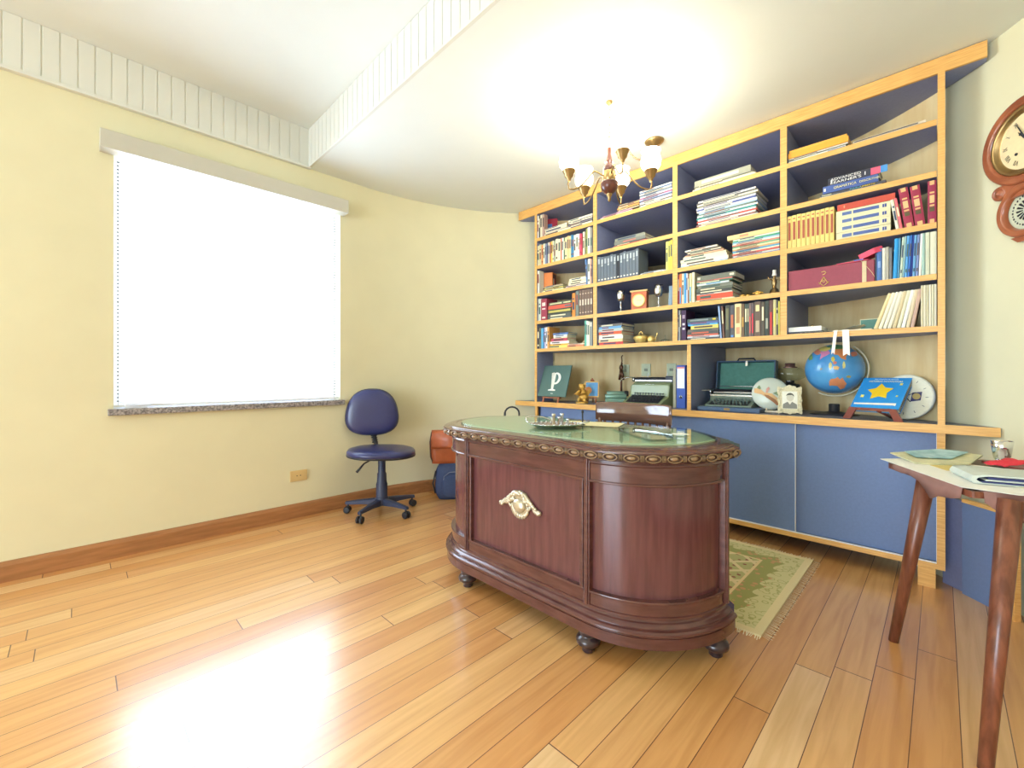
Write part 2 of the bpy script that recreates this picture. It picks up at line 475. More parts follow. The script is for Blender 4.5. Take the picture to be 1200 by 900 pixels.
# ------------------------------------------------------------------ bookcase
bc = thing('bookcase', 'built-in plywood and slate blue bookcase with counter and sliding doors along the curved wall', 'bookcase', (U0, 1.312, 0))
BO = (-U0, -1.312, 0)
RI = 2.018
def chord(v0, v1, R=2.024, n=28):
    a0 = math.degrees(math.asin((v0 - CV) / R)); a1 = math.degrees(math.asin((v1 - CV) / R))
    return arcpts(a0, a1, n, R)


def board(name, v0, v1, z0, z1, R=2.012, mtop=None, front=.004, mf=None, uf=U0, bev=0):
    pts = [p for p in chord(v0, v1, R) if p[0] > uf + front + .001]
    vlo, vhi = (v0, v1)
    mb = MB(); poly = [(uf + front, vlo)] + pts + [(uf + front, vhi)]
    mb.prism(poly, z0, z1, M_blue, mtop)
    mb.box(uf, uf + front, v0, v1, z0, z1, mf or M_ply)
    o = mb.build(name, bc, loc=BO); return o


EV = math.sqrt(2.024 ** 2 - (U0 - CU) ** 2)
board('top_board', CV - EV + .045, CV + EV - .045, 2.53, 2.605, 2.024, front=.014)
VB = [2.642, 1.998, 1.330, .666, -.002]       # centre lines of the five uprights (seen from the window end)
ZB = [1.265, 1.521, 1.774, 2.026, 2.279]      # underside of each shelf
HB = .029
for i, v in enumerate(VB):
    t = .013 if i in (0, 4) else .017
    lo = .81 if i in (0, 4) else ZB[0] + HB
    u1 = min(arcu(v - t, 2.012), arcu(v + t, 2.012))
    mb = MB(); mb.box(U0 + .004, u1, v - t, v + t, lo, 2.53, M_blue); mb.box(U0, U0 + .004, v - t, v + t, lo, 2.53, M_ply)
    mb.build('side_panel' if i in (0, 4) else 'divider', bc, loc=BO)
v = 1.238; mb = MB(); mb.box(U0 + .02, arcu(v, 2.0), v - .013, v + .013, .81, 1.265, M_blue); mb.box(U0 + .016, U0 + .02, v - .013, v + .013, .81, 1.265, M_ply)
mb.build('divider', bc, loc=BO)
board('long_shelf', VB[4] + .013, VB[0] - .013, ZB[0], ZB[0] + HB)
for r_ in range(1, 5):
    for b_ in range(4):
        board('shelf', VB[b_ + 1] + .0165, VB[b_] - .0165, ZB[r_], ZB[r_] + HB)
mb = MB(); P = chord(VB[4] + .013, VB[0] - .013, 2.012, 48); Q = chord(VB[4] + .013, VB[0] - .013, 2.026, 48); n = len(P)
vs = [(x, y, z) for z in (.81, 2.53) for x, y in P]
mb.add(vs, [(i, i + 1, n + i + 1, n + i) for i in range(n - 1)], M_plyv, True); mb.build('back_panel', bc, loc=BO)
board('counter_board', CV - EV + .004, CV + EV - .004, .767, .81, 2.024, mtop=M_ctop, front=.008, uf=U0 - .004)
# lower cabinet
FU = U0 + .012
mb = MB()
mb.box(FU, FU + .02, -.016, 2.66, .095, .122, M_ply); mb.box(FU, FU + .02, -.016, .014, .122, .767, M_ply); mb.box(FU, FU + .02, 2.635, 2.66, .122, .767, M_ply)
mb.build('front_frame', bc, loc=BO)
mb = MB(); mb.box(FU + .02, FU + .42, .0, 2.64, .10, .118, M_blue)
mb.box(FU + .02, arcu(-.016, 1.99), -.012, .006, .118, .767, M_blue); mb.box(FU + .02, arcu(2.66, 2.0), 2.64, 2.655, .118, .767, M_blue)
mb.build('cabinet_carcass', bc, loc=BO)
doors = [(.016, .632, .032), (.612, 1.30, .010), (1.28, 1.98, .032), (1.95, 2.60, .010)]
for a, b, d in doors:
    mb = MB(); mb.box(FU + d, FU + d + .014, a, b, .124, .764, M_blued); mb.box(FU + d - .001, FU + d + .015, a - .003, a, .124, .764, M_alu)
    mb.build('sliding_door', bc, loc=BO)
MB().box(FU + .004, FU + .010, .014, 2.635, .122, .128, M_alu).build('door_track', bc, loc=BO)
for v in (.05, 1.75, 2.6):
    MB().box(FU - .006, FU + .07, v - .032, v + .032, 0, .095, M_ply).build('leg', bc, loc=BO)
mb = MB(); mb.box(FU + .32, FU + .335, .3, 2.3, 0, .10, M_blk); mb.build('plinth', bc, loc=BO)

# low curved blue panel beside it
cp = thing('curved_low_cabinet', 'low curved blue cabinet with plywood edges hugging the wall beside the bookcase', 'cabinet', (2.9, -.15, 0))
def ring(a0, a1, R0, R1, z0, z1, m, mtop=None, n=14):
    mb = MB(); return mb.prism(arcpts(a0, a1, n, R0) + arcpts(a1, a0, n, R1), z0, z1, m, mtop)
ring(-46.9, -53.4, 1.953, 1.972, 0, .44, M_blued).build('curved_front', cp, loc=(-2.9, .15, 0))
ring(-46.9, -54.0, 1.950, 1.972, .44, .456, M_ply).build('top', cp, loc=(-2.9, .15, 0))
ring(-53.4, -54.0, 1.950, 1.972, 0, .44, M_ply).build('end_panel', cp, loc=(-2.9, .15, 0))
ring(-43.6, -46.9, 1.972, 1.99, 0, .44, M_blue).build('recessed_panel', cp, loc=(-2.9, .15, 0))

# ------------------------------------------------------------------ books
ORD = ['first', 'second', 'third', 'fourth', 'fifth', 'sixth', 'seventh', 'eighth', 'ninth', 'tenth', 'eleventh', 'twelfth', 'thirteenth', 'fourteenth', 'fifteenth',
       'sixteenth', 'seventeenth', 'eighteenth', 'nineteenth', 'twentieth', 'twenty-first', 'twenty-second', 'twenty-third', 'twenty-fourth', 'twenty-fifth', 'twenty-sixth']
ROWN = {1: 'top shelf', 2: 'second shelf down', 3: 'third shelf down', 4: 'fourth shelf down', 5: 'lowest shelf'}
BAYN = {1: 'window-end bay', 2: 'bay behind chandelier', 3: 'third bay', 4: 'bay beside clock'}
SURF = {5: ZB[0] + HB, 4: ZB[1] + HB, 3: ZB[2] + HB, 2: ZB[3] + HB, 1: ZB[4] + HB}
CLR = .222


def volume(root, w, d, h, c, flat, pages=True, deco=None, parts=True):
    """one bound book: local x along the shelf, y into it, z up; spine at y = 0"""
    t = .0022 if min(w, h) > .012 else .0012
    mb = MB(); m = cm(c)
    if not flat:
        mb.box(-w / 2, -w / 2 + t, .001, d, 0, h, m); mb.box(w / 2 - t, w / 2, .001, d, 0, h, m)
        k = 5; P = [(-w / 2 + w * i / k, -.002 * math.sin(PI * i / k)) for i in range(k + 1)] + [(w / 2, .0025), (-w / 2, .0025)]
        mb.prism(P, 0, h, m)
    else:
        mb.box(-w / 2, w / 2, .001, d, 0, t, m); mb.box(-w / 2, w / 2, .001, d, h - t, h, m); mb.box(-w / 2, w / 2, -.0005, .0025, 0, h, m)
    mb.build('cover', root)
    if pages:
        mb = MB()
        if flat: mb.box(-w / 2 + .003, w / 2 - .003, .003, d - .002, t, h - t, M_page)
        else: mb.box(-w / 2 + t, w / 2 - t, .003, d - .002, .003, h - .003, M_page)
        mb.build('pages', root)
    if deco:
        mb = MB(); e = -.0026
        for a, b, hc in deco:
            mm = cm(hc)
            if flat: mb.box(-w / 2 + a * w, -w / 2 + b * w, e, 0, h * .30, h * .72, mm)
            else: mb.box(-w * .27, w * .27, e, 0, a * h, b * h, mm)
        mb.build('spine_title', root)


def contrast(c):
    r, g, b = hexc(c); return 'F0E6C0' if (r + g + b) < 330 else random.choice(['5A4A48', '3C4866', '8A4A3C', '46605A'])


CNT = {}


def avail(v, lean=0): return max(.05, arcu(v, 2.0) - (U0 + .012))


def uprights(row, bay, items, grp=None):
    for it in items:
        x0, x1, hf, c, desc = it[:5]; opt = it[5] if len(it) > 5 else {}
        va, vb = Vat(x0), Vat(x1); w = max(.004, va - vb - .0006); vc = (va + vb) / 2; h = CLR * hf
        d = min(opt.get('d', .15), avail(vc) - .012, avail(vc - .02) - .012)
        key = ('u', row, bay); CNT[key] = CNT.get(key, 0) + 1
        lab = f"{desc}, {ORD[CNT[key] - 1]} from window, {ROWN[row]}, {BAYN[bay]}"
        tilt = opt.get('tilt', 0)
        z = SURF[row]
        if tilt:
            w = w * math.cos(math.radians(tilt)); z += abs(math.sin(math.radians(tilt))) * w / 2
        r = thing(opt.get('name', 'book'), lab, 'book', (U0 + .012 + opt.get('in', 0), vc, z + .0003), group=f"books standing on the {ROWN[row]} of the {BAYN[bay]}",
                  rot=(0, math.radians(tilt), -PI / 2))
        dc = opt.get('deco')
        if dc is None:
            k = contrast(c); s = random.random()
            dc = [(.45, .85, k)] if s < .4 else ([(.12, .2, k), (.5, .8, k)] if s < .7 else [(.3, .62, k), (.72, .78, k)])
            if w < .007: dc = []
        volume(r, w, d, h, c, False, deco=dc)


def stack(row, bay, x0, x1, layers, where, d=.2, u_in=0.0, base=0.0):
    """layers from the bottom up: (thickness, colour, description[, dx0, dx1])"""
    z = SURF[row] + .0004 + base; n = len(layers)
    for i, L in enumerate(layers):
        t, c, desc = L[:3]; a, b = (L[3], L[4]) if len(L) > 4 else (random.uniform(-1, 1), random.uniform(-1, 1))
        va, vb = Vat(x0 + a), Vat(x1 + b); w = va - vb; vc = (va + vb) / 2
        dd = min(d, avail(min(va, vb + w) if vc > CV else vb) - .02 - u_in)
        pos = 'at the bottom' if i == 0 and n > 1 else ('on top' if i == n - 1 and n > 1 else (f'{ORD[i]} from bottom' if n > 1 else ''))
        lab = f"{desc} {pos} of {where}, {ROWN[row]}, {BAYN[bay]}" if n > 1 else f"{desc} in {where}, {ROWN[row]}, {BAYN[bay]}"
        opt = L[5] if len(L) > 5 else {}
        r = thing(opt.get('name', 'book' if t > .014 else 'magazine'), lab, opt.get('cat', 'book' if t > .014 else 'magazine'),
                  (U0 + .016 + u_in + random.uniform(0, .008), vc, z), group=f"{where} on the {ROWN[row]} of the {BAYN[bay]}".replace('the stack', 'the stack'),
                  rot=(0, 0, -PI / 2 + random.uniform(-.02, .02)))
        dc = opt.get('deco')
        if dc is None:
            k = contrast(c); dc = [(random.uniform(.08, .2), random.uniform(.4, .8), k)] if t > .009 else [(.1, .5, k)]
        volume(r, w, dd, t - .0006, c, True, deco=dc)
        if 'text' in opt:
            for s_, xx, zz, sz, wd, col in opt['text']:
                letters(s_, sz, cm(col), 'spine_lettering', r, (xx, -.003, zz), (PI / 2, 0, 0), width=wd)
        z += t
    return z


# ---- bay 1 (next to the window)
uprights(1, 1, [(629.5, 631.5, .93, 'E8E4D8', 'white magazine file', {'d': .06}), (631.5, 633, .93, '3A3A40', 'thin black book', {'d': .06}), (633, 635.5, .93, 'E6DCC0', 'cream booklet', {'d': .05}), (635.5, 638, .92, 'B8988C', 'dusty pink book', {'d': .045})])
r = thing('red_cover_book', 'dark red book with blue picture cover facing out, top shelf, window-end bay', 'book', (U0 + .095, 2.545, SURF[1] + .001), rot=(math.radians(-8), 0, -PI / 2 + .5))
volume(r, .115, .02, .19, '9C2A3C', False, deco=None)
MB().box(-.03, .012, -.004, -.002, .05, .14, cm('3C6AA8')).build('cover_picture', r)
stack(1, 1, 637, 664.5, [(.022, 'EFE6CC', 'thick cream book'), (.006, '555050', 'thin dark magazine'), (.026, 'EADFC4', 'cream box file'), (.012, 'F2EAD2', 'cream magazine')], 'the first pile', d=.07)
stack(1, 1, 664.8, 694, [(.022, 'EDE4CC', 'cream ledger'), (.008, '4A4448', 'black magazine'), (.008, '8A8A94', 'grey magazine'), (.008, '50404A', 'dark plum magazine'), (.01, 'EFE8D0', 'cream magazine'), (.006, '6A6460', 'grey magazine'), (.016, 'F0E8D0', 'cream book')], 'the second pile', d=.16)
cols = ['D8CFA8 pale olive book', 'CFC8A0 khaki book', 'E0904E orange and brown book', 'E6E2C8 pale book', '8C98B4 grey-blue book', '6C7284 slate book', 'EAE0C8 cream book', 'C85A50 thin red book',
        'E8C860 yellow book', 'DCD6C0 light grey book', '9CA890 grey-green book', 'F0E4C4 wide cream book', 'EFE2C0 wide cream-white book', 'D86A50 red-orange book', 'F0F0E8 white book', '5C7A5A green book',
        'F0DCA8 cream book', 'EEC48C cream and orange book', 'F0D8A0 buff book', '4E8EB4 blue book', '3C7EA8 deep blue book', 'ECE6D4 white book', 'F2EAD0 cream book', 'E8E8E0 thin white book', 'D8506A pink-red book', 'D8C86C olive yellow book']
xs = [629.5, 632, 634.5, 636.5, 638.5, 640.5, 642.5, 644, 645.5, 647.5, 649, 651, 654, 657, 658.5, 660.5, 662, 664.5, 667, 669, 670.5, 672.5, 675, 677.5, 679, 681.5, 684]
uprights(2, 1, [(xs[i], xs[i + 1], random.uniform(.80, .88) if i < 11 else random.uniform(.84, .9), c[:6], c[7:]) for i, c in enumerate(cols[:25])])
uprights(2, 1, [(683, 685.3, .88, 'E8E4C4', 'white-green book')], None)
for k_, (a, b, h, c, t) in enumerate([(686.5, 688.5, .97, '8C9450', 'tall olive book'), (688.5, 691.5, .99, 'ECE8DC', 'tall wide white book'), (691.5, 694.2, .97, '8E8C84', 'tall grey book')]):
    CNT[('u', 22, 1)] = k_
    key = ('u', 2, 1)
    r = thing('book', f"{t} at the chandelier end of the second shelf down, window-end bay", 'book', (U0 + .012, (Vat(a) + Vat(b)) / 2, SURF[2] + .0003), group='tall books at the end of the second shelf', rot=(0, 0, -PI / 2))
    volume(r, Vat(a) - Vat(b) - .001, .16, CLR * h, c, False, deco=[(.3, .6, contrast(c))])
uprights(3, 1, [(629.5, 632.3, .93, 'DCDCD0', 'pale grey folder', {'d': .06})])
r = thing('orange_box', 'orange box set with pictures on its side, third shelf down, window-end bay', 'box', (U0 + .09, 2.560, SURF[3] + .001), rot=(0, 0, -PI / 2 + .30))
MB().box(-.05, .035, 0, .10, 0, .195, cm('E68A48')).build('case', r, bevel=.002)
mb = MB(); mb.box(.0352, .036, .012, .09, .075, .18, cm('6A3A34'))
for k in range(3): mb.box(.036, .0368, .02 + k * .024, .038 + k * .024, .085, .14, cm(['F0E8D8', 'D84A3C', '3C3C44'][k]))
mb.build('picture_panel', r)
stack(3, 1, 636, 660, [(.014, 'F0E8B0', 'cream magazine'), (.007, '6A5A4A', 'brown magazine'), (.01, 'D8D070', 'yellow-green magazine'), (.007, '4A4A40', 'dark magazine'), (.009, 'C8B888', 'tan magazine', 1, -1), (.006, '8A7A70', 'brown-grey magazine', 2, -2)], 'the magazine pile', d=.07)
stack(3, 1, 662.5, 687, [(.008, 'A07A8C', 'mauve magazine'), (.008, 'E4DCD0', 'white magazine'), (.006, '7A5A74', 'purple magazine'), (.02, 'F4ECC8', 'thick cream book', 3, 0), (.018, 'EFE6BC', 'cream paperback', 3, 0), (.018, 'F4EECC', 'pale cream book', 4, 0)], 'the cream pile', d=.14)
uprights(3, 1, [(686.8, 688.6, .96, '5C82B4', 'slim blue book', {'tilt': -3}), (688.8, 691.5, .95, 'F0E8DC', 'white book'), (691.5, 693, .94, 'E8A080', 'peach book'), (693, 694.6, .9, '7A7C80', 'grey book')])
uprights(4, 1, [(629.5, 631, .9, '8A8C90', 'thin grey folder'), (631, 634, .9, 'C8D0C4', 'pale green folder'), (634, 640.8, .88, 'A03C50', 'crimson ring binder', {'deco': [(.08, .16, 'F0D8D0'), (.5, .56, 'F0D8D0'), (.66, .82, 'F0D8D0')]})])
stack(4, 1, 641.5, 669, [(.018, '5A6460', 'dark grey-green book'), (.028, '5E645C', 'charcoal book'), (.044, '44483C', 'black gold-titled book', 0, 0, {'deco': [(.04, .96, 'C8BC60')]}),
                         (.034, 'E0604A', 'red-orange book', 0, 0, {'deco': [(.72, .98, '6A7478')]}), (.026, '545C50', 'black-green book with pale title', 1, 2, {'deco': [(.06, .55, 'D8D4A0'), (.62, .9, 'D8D4A0')]})], 'the dark pile', d=.14)
uprights(4, 1, [(670.5, 674, .91, 'DC8C3C', 'orange book'), (674.5, 678.2, .97, '7C847C', 'grey-green book')])
for k in range(5):
    a = 678.6 + k * 3.2
    uprights(4, 1, [(a, a + 3.0, .98, '7A6458', 'brown leather volume', {'deco': [(.1, .14, 'C8B49C'), (.4, .62, 'D8CBB8'), (.82, .86, 'C8B49C')]})])
uprights(5, 1, [(629.5, 632.2, .88, '4A4038', 'dark brown book'), (632.2, 633.6, .86, '8A8468', 'olive book'), (634.2, 636.6, .84, '62B0DC', 'sky blue book', {'deco': []}), (636.6, 638, .84, '3C72B0', 'blue book'), (638, 640.2, .86, 'C8C4DC', 'lavender book'),
                (640.2, 641.4, .86, 'F0F0EC', 'white book'), (641.4, 643.6, .87, 'DCA058', 'golden orange book')])
stack(5, 1, 644, 664, [(.022, 'F0E070', 'yellow paperback', -3, 0), (.014, 'F0B850', 'orange-yellow paperback', 0, 1), (.022, 'F0F0F0', 'white and blue paperback', 0, 2), (.026, 'C84E64', 'pink-red paperback', 1, 0), (.012, 'F0E8C0', 'cream paperback', 4, 0), (.018, 'E8F0F4', 'white paperback', 4, 0), (.018, '5A7AB0', 'blue paperback', 3, 1)], 'the coloured pile', d=.13)
stack(5, 1, 665, 684, [(.018, 'E88A5C', 'orange paperback'), (.01, 'F0DCC0', 'cream paperback')], 'the small pile', d=.13)
r = thing('book', 'open tan paperback leaning slantwise over the small pile, lowest shelf, window-end bay', 'book', (U0 + .03, Vat(681), SURF[5] + .03), rot=(0, math.radians(48), -PI / 2))
volume(r, .010, .11, .12, 'DCC49C', False, deco=[])
uprights(5, 1, [(685, 687.2, .96, '62B4A0', 'mint green book'), (687.2, 688.8, .94, 'DCE8E0', 'pale mint book'), (688.8, 690.8, .92, 'F0EAD0', 'cream book'), (690.8, 694.4, .9, '8C9290', 'grey spiral book', {'deco': [(.8, .97, 'E8E4D0')]})])
# ---- bay 2
stack(1, 2, 703.5, 741, [(.006, 'B07AA8', 'mauve magazine'), (.006, 'E8DCE0', 'white magazine'), (.006, 'A06080', 'plum magazine'), (.007, 'D8A8B8', 'pink magazine', 2, -2)], 'the thin pile', d=.22)
stack(1, 2, 722, 748, [(.008, 'D8C8A0', 'beige magazine'), (.007, '5A4A40', 'brown magazine'), (.012, 'E0A45C', 'orange magazine'), (.007, '7A5C48', 'dark brown magazine'), (.012, 'E8B068', 'light orange magazine'), (.006, '4A4050', 'black magazine')], 'the orange pile', d=.18, u_in=.01, base=.0252)
lay = [('F0EAD4', 'cream'), ('6A6A6A', 'dark grey'), ('EFE8D4', 'white'), ('5A6A8C', 'slate'), ('A8B4D8', 'pale blue'), ('B05A84', 'magenta'), ('DCE4E0', 'off-white'), ('7A8AA0', 'grey-blue'), ('E8E4D0', 'ivory'), ('506C98', 'deep blue'), ('E6ECE4', 'pale mint')]
stack(1, 2, 749, 787, [(.0155 if i in (0, 2) else .0105, c, n_ + ' magazine', 0, 0) for i, (c, n_) in enumerate(lay)], 'the tall pile', d=.22)
stack(2, 2, 719, 756, [(.013, 'E07A60', 'salmon red book', -1, 2), (.008, '6A6058', 'thin brown book'), (.026, '7A7C74', 'dark grey book', 0, 0, {'deco': [(.3, .7, 'B8786C')]}), (.022, '8A8E80', 'grey leather book', 1, -1)], 'the grey pile', d=.2)
for k in range(13):
    a = 700.3 + k * 3.68 + (.3 if k > 5 else 0)
    uprights(3, 2, [(a, a + 3.5, .90 if k % 4 else .93, '2E3038' if k == 6 else '66707C', 'grey cloth volume' if k != 6 else 'black cloth volume', {'deco': [(.07, .12, 'D8D8D0'), (.62, .9, 'B4BCC0'), (.7, .72, '3A3E48')] if k % 2 else [(.07, .12, 'D8D8D0'), (.72, .92, 'B4BCC0')]})])
stack(3, 2, 751, 780, [(.012, 'C4C8CC', 'silver-grey magazine'), (.006, '8A8C90', 'grey magazine', 3, -4)], 'the flat pair', d=.16)
uprights(3, 2, [(780.3, 783, .93, 'E0D878', 'pale yellow book'), (783.2, 785.4, .93, 'E8DC60', 'yellow book'), (785.6, 788, .95, 'E0D45C', 'bright yellow book')])
uprights(4, 2, [(783, 787.6, .62, '8098AC', 'grey-blue hardback', {'tilt': 3, 'deco': []})])
lay = [(.022, 'D8504C', 'red paperback'), (.024, 'E8D49C', 'tan paperback'), (.026, 'F2F0E6', 'white paperback'), (.01, 'ECE4D0', 'cream paperback'), (.024, 'E2643C', 'orange-red paperback'), (.022, 'B8C4C0', 'grey-blue paperback'), (.018, '6AA4D4', 'light blue paperback'), (.02, '6A6460', 'brown and white paperback')]
stack(5, 2, 701, 728.5, lay, 'the neat pile', d=.19)
# ---- bay 3
stack(1, 3, 813, 883, [(.018, 'F0E4C0', 'long cream book', -2, 2), (.008, 'DCD4B0', 'beige magazine'), (.006, '6A6A5C', 'dark magazine'), (.042, 'A4A490', 'thick grey-green box book', 0, -4, {'deco': [(.14, .8, 'D8D8C8')]})], 'the grey-green pile', d=.24)
lay = [('D8D0C8', 'white'), ('8C5A54', 'brown-red'), ('F0EADC', 'cream'), ('C84A44', 'red'), ('F0F0E8', 'white'), ('3C9490', 'teal'), ('DCE4DC', 'pale'), ('6A7A70', 'grey-green'), ('A8C4E0', 'light blue'), ('E0E0D0', 'ivory'), ('4A5A9C', 'indigo'), ('D8D8E8', 'lilac-white'), ('8A8A78', 'olive grey'), ('E8DCC4', 'cream'), ('5A5A5A', 'black'), ('E8E4DC', 'white')]
NM = ['plain', 'worn', 'glossy', 'thin', 'stapled', 'folded', 'bright', 'older', 'faded', 'smooth', 'curled', 'printed', 'matt', 'creased', 'large', 'clean']
stack(2, 3, 816, 886, [(.0112, c, f'{NM[i]} {n_} magazine', random.uniform(-1, 3), random.uniform(-2, 2)) for i, (c, n_) in enumerate(lay)], 'the tall pile', d=.24)
stack(3, 3, 797, 848, [(.012, '9CC4DC', 'light blue book', 0, 4), (.022, 'F4ECD0', 'thick cream book', 0, 5), (.02, 'F2E8C8', 'cream paperback', 0, 3), (.018, 'F0E8C4', 'ivory paperback', 3, 2), (.008, 'E8B08C', 'peach booklet', 5, 0), (.008, '5C5850', 'dark magazine', 8, -4), (.01, 'DCD4BC', 'beige magazine', 8, -4), (.007, '545048', 'black magazine', 8, -6), (.012, 'E8E0CC', 'curled cream magazine', 5, -8)], 'the cream pile', d=.2)
lay = [('5A84B8', 'blue'), ('E8E0D0', 'white'), ('D85A50', 'red'), ('E8E4C4', 'cream'), ('4C9CC8', 'sky blue'), ('D0A068', 'tan'), ('E4E0B0', 'pale yellow'), ('6AA880', 'green'), ('E08070', 'salmon'), ('D8E4D0', 'mint'), ('88B4D0', 'powder blue'), ('3C9C70', 'emerald'), ('E0E8D8', 'pale green')]
stack(3, 3, 858, 913, [(.0095, c, f'{NM[i + 2]} {n_} magazine', 0, 0) for i, (c, n_) in enumerate(lay)] + [(.030, 'E8C88C', 'manila folder box', -6, 0, {'name': 'folder', 'cat': 'folder', 'deco': [(.25, .42, 'D89070')]})], 'the striped pile', d=.22)
uprights(4, 3, [(794.5, 796, .93, '9C3C40', 'thin maroon book'), (796, 798.8, .96, 'E07C40', 'orange and blue book', {'deco': [(0.02, .55, '3C94D0')]}), (799, 801.5, .95, 'E4D8B8', 'cream and grey book'), (801.5, 804, .95, '4C9CD8', 'bright blue book', {'deco': []}),
                (804.2, 806, .94, 'D8D8E4', 'pale lilac book'), (806, 807.4, .9, '8A5A50', 'brown book'), (807.6, 810.6, .92, 'E8DCA0', 'cream and blue book', {'deco': [(.05, .55, '5CA4D4')]}), (811, 814, .94, 'E4DCC0', 'ivory book', {'deco': []})])
stack(4, 3, 816, 858, [(.012, 'E8D8B0', 'pale buff book', -2, 2), (.034, 'D4583C', 'red-orange book', 0, 0), (.008, 'E0D8C8', 'cream booklet'), (.018, '4A4C48', 'black book', 0, -1), (.016, '5E6456', 'dark olive book'), (.022, '7C7E70', 'grey-green book', 1, 0), (.012, 'DCE4E0', 'white and blue book', 0, -4, {'deco': [(.3, .75, '4CA0D0')]}), (.012, '4C7460', 'dark green book'), (.008, 'D87468', 'coral booklet'), (.034, '76786A', 'thick dark grey book', 0, 3, {'deco': [(.02, .09, 'E8E0C0'), (.86, .97, 'E8E0C0')]})], 'the big pile', d=.19)
uprights(5, 3, [(794, 795.3, .96, '50505C', 'thin slate book'), (795.3, 796.8, .96, 'B8BCC0', 'thin silver book'), (796.8, 798.4, .96, '5A5050', 'thin brown-black book'), (798.6, 804, .95, '42264A', 'dark purple book', {'deco': [(.35, .42, 'D8D0D8'), (.5, .57, 'D8D0D8'), (.72, .84, 'A890A8')]})])
stack(5, 3, 805, 841.5, [(.014, '5A5E60', 'grey book'), (.011, 'D8DCE0', 'white and grey book'), (.012, 'D8705C', 'coral book'), (.02, '565A58', 'black and orange book', 0, 0, {'deco': [(.15, .7, 'DC7050')]}), (.016, '7A6C64', 'brown-grey book'), (.024, 'E8D46C', 'yellow book', 4, 0), (.010, '5CB4E4', 'sky blue book'), (.014, '5C70A8', 'indigo book', 0, 0), (.024, '52605E', 'slate book with yellow mark', 0, -1, {'deco': [(.84, .94, 'E8CC40'), (.1, .7, '8E9A98')]})], 'the mixed pile', d=.19)
B5 = [(844, 846, .96, '9CB8E0', 'white and blue book', {'tilt': -4, 'deco': []}), (847, 849.4, .95, '705048', 'brown book', {'tilt': -3}), (849.8, 855, .96, '4C4C42', 'black-olive book', {'deco': [(.25, .9, '7A7858')]}), (855.4, 860.6, .95, '54545A', 'charcoal book with orange label', {'deco': [(.02, .08, '5A8CD0'), (.3, .7, 'C8704C')]}),
      (861, 868.6, .97, 'EAD8A4', 'wide cream book', {'deco': [(.1, .3, 'D8A07C'), (.42, .9, 'B48A5C')]}), (869, 872.2, .95, '7C6048', 'brown and gold book', {'deco': [(.3, .6, 'C89C50')]}), (872.6, 875.6, .94, '4C5850', 'dark green book'), (875.8, 877.6, .94, '5A6460', 'grey-green book'),
      (877.8, 880.2, .95, '8A7470', 'taupe book', {'deco': [(.1, .6, 'D86A60')]}), (880.4, 883.6, .95, '6A5C5C', 'brown book with red label', {'deco': [(.1, .68, 'D0404C')]}), (884, 891.6, .97, '6C5A4E', 'wide dark brown book', {'deco': [(.12, .45, 'C4B090'), (.72, .9, 'E8DCA0')]}), (892, 896, .95, '5E5448', 'umber book'),
      (896.4, 901, .96, '3E443C', 'black-green book', {'deco': [(.2, .5, 'A8A898')]}), (901.4, 905.8, .97, '6A4A44', 'brown and red book', {'deco': [(.02, .66, 'C83C38')]}), (906, 909.6, .97, 'C8C08C', 'khaki and yellow book', {'deco': [(.25, .75, 'E8D060')]}), (909.8, 911.8, .95, '5C5858', 'grey book'), (912, 914, .92, 'E4D460', 'yellow book', {'deco': []})]
uprights(5, 3, B5)
# ---- bay 4
stack(1, 4, 923.5, 994, [(.016, 'D8D8D0', 'white and blue book', 0, -3, {'deco': [(.7, .98, '5C84AC')]}), (.006, '5A5A50', 'dark magazine', 0, -2), (.008, 'E4E0D0', 'white magazine'), (.032, 'F0A83C', 'orange-yellow box', 0, 0, {'name': 'box', 'cat': 'box', 'deco': []}), (.016, 'F0B048', 'orange-yellow tray', 1, -2, {'name': 'box', 'cat': 'box', 'deco': []})], 'the orange pile', d=.24)
stack(1, 4, 1000, 1085, [(.008, 'E0C098', 'thin tan book', 0, -30), (.012, 'E8D8C0', 'long cream book', 0, 0, {'deco': [(.01, .9, '403838')]})], 'the thin pair', d=.12)
stack(2, 4, 962, 1033, [(.010, 'D0C8A8', 'beige booklet', -2, 0), (.014, '4C4C54', 'black paperback', -1, 5, {'deco': [(.02, .18, 'B4B8A4')], 'text': [('PARA', .016, .012 - .005, .011, .05, '58B8D8'), ('UMBERTO', .068, .007, .011, .06, 'F0D040')]}),
                         (.040, '4A62A4', 'blue grammar book', 2, -4, {'deco': [(.985, .99, 'E8E8E8'), (.02, .06, 'E8E8E8')], 'text': [('GRAMÁTICA', -.02, .020, .019, .10, 'F0E8A0'), ('DESCRITIVA', .085, .020, .015, .085, 'F0E8A0')]}),
                         (.042, '3A3A48', 'black dictionary', 8, -4, {'deco': [(.06, .09, 'E8E8E8'), (.74, .76, 'E8E8E8')], 'text': [('ADVANCED', -.03, .030, .019, .135, 'F4F4F0'), ("LEARNER'S", -.03, .012, .019, .135, 'F4F4F0')]})], 'the dictionary pile', d=.2)
dic = [o for o in bpy.data.objects if o.get('label', '').startswith('black dictionary')][0]
MB().box(.078, .118, -.0032, -.002, .002, .038, cm('E8607C')).build('pink_band', dic)
MB().box(.118, .146, -.0032, -.002, .002, .038, cm('4C94D8')).build('blue_band', dic)
MB().box(-.06, .06, 0, .08, 0, .018, cm('8A7458')).build('cover', thing('tan_box', 'small flat tan box behind the dictionaries, second shelf down, bay beside clock', 'box', (U0 + .19, Vat(945, U0 + .15), SURF[2] + .001), -90))
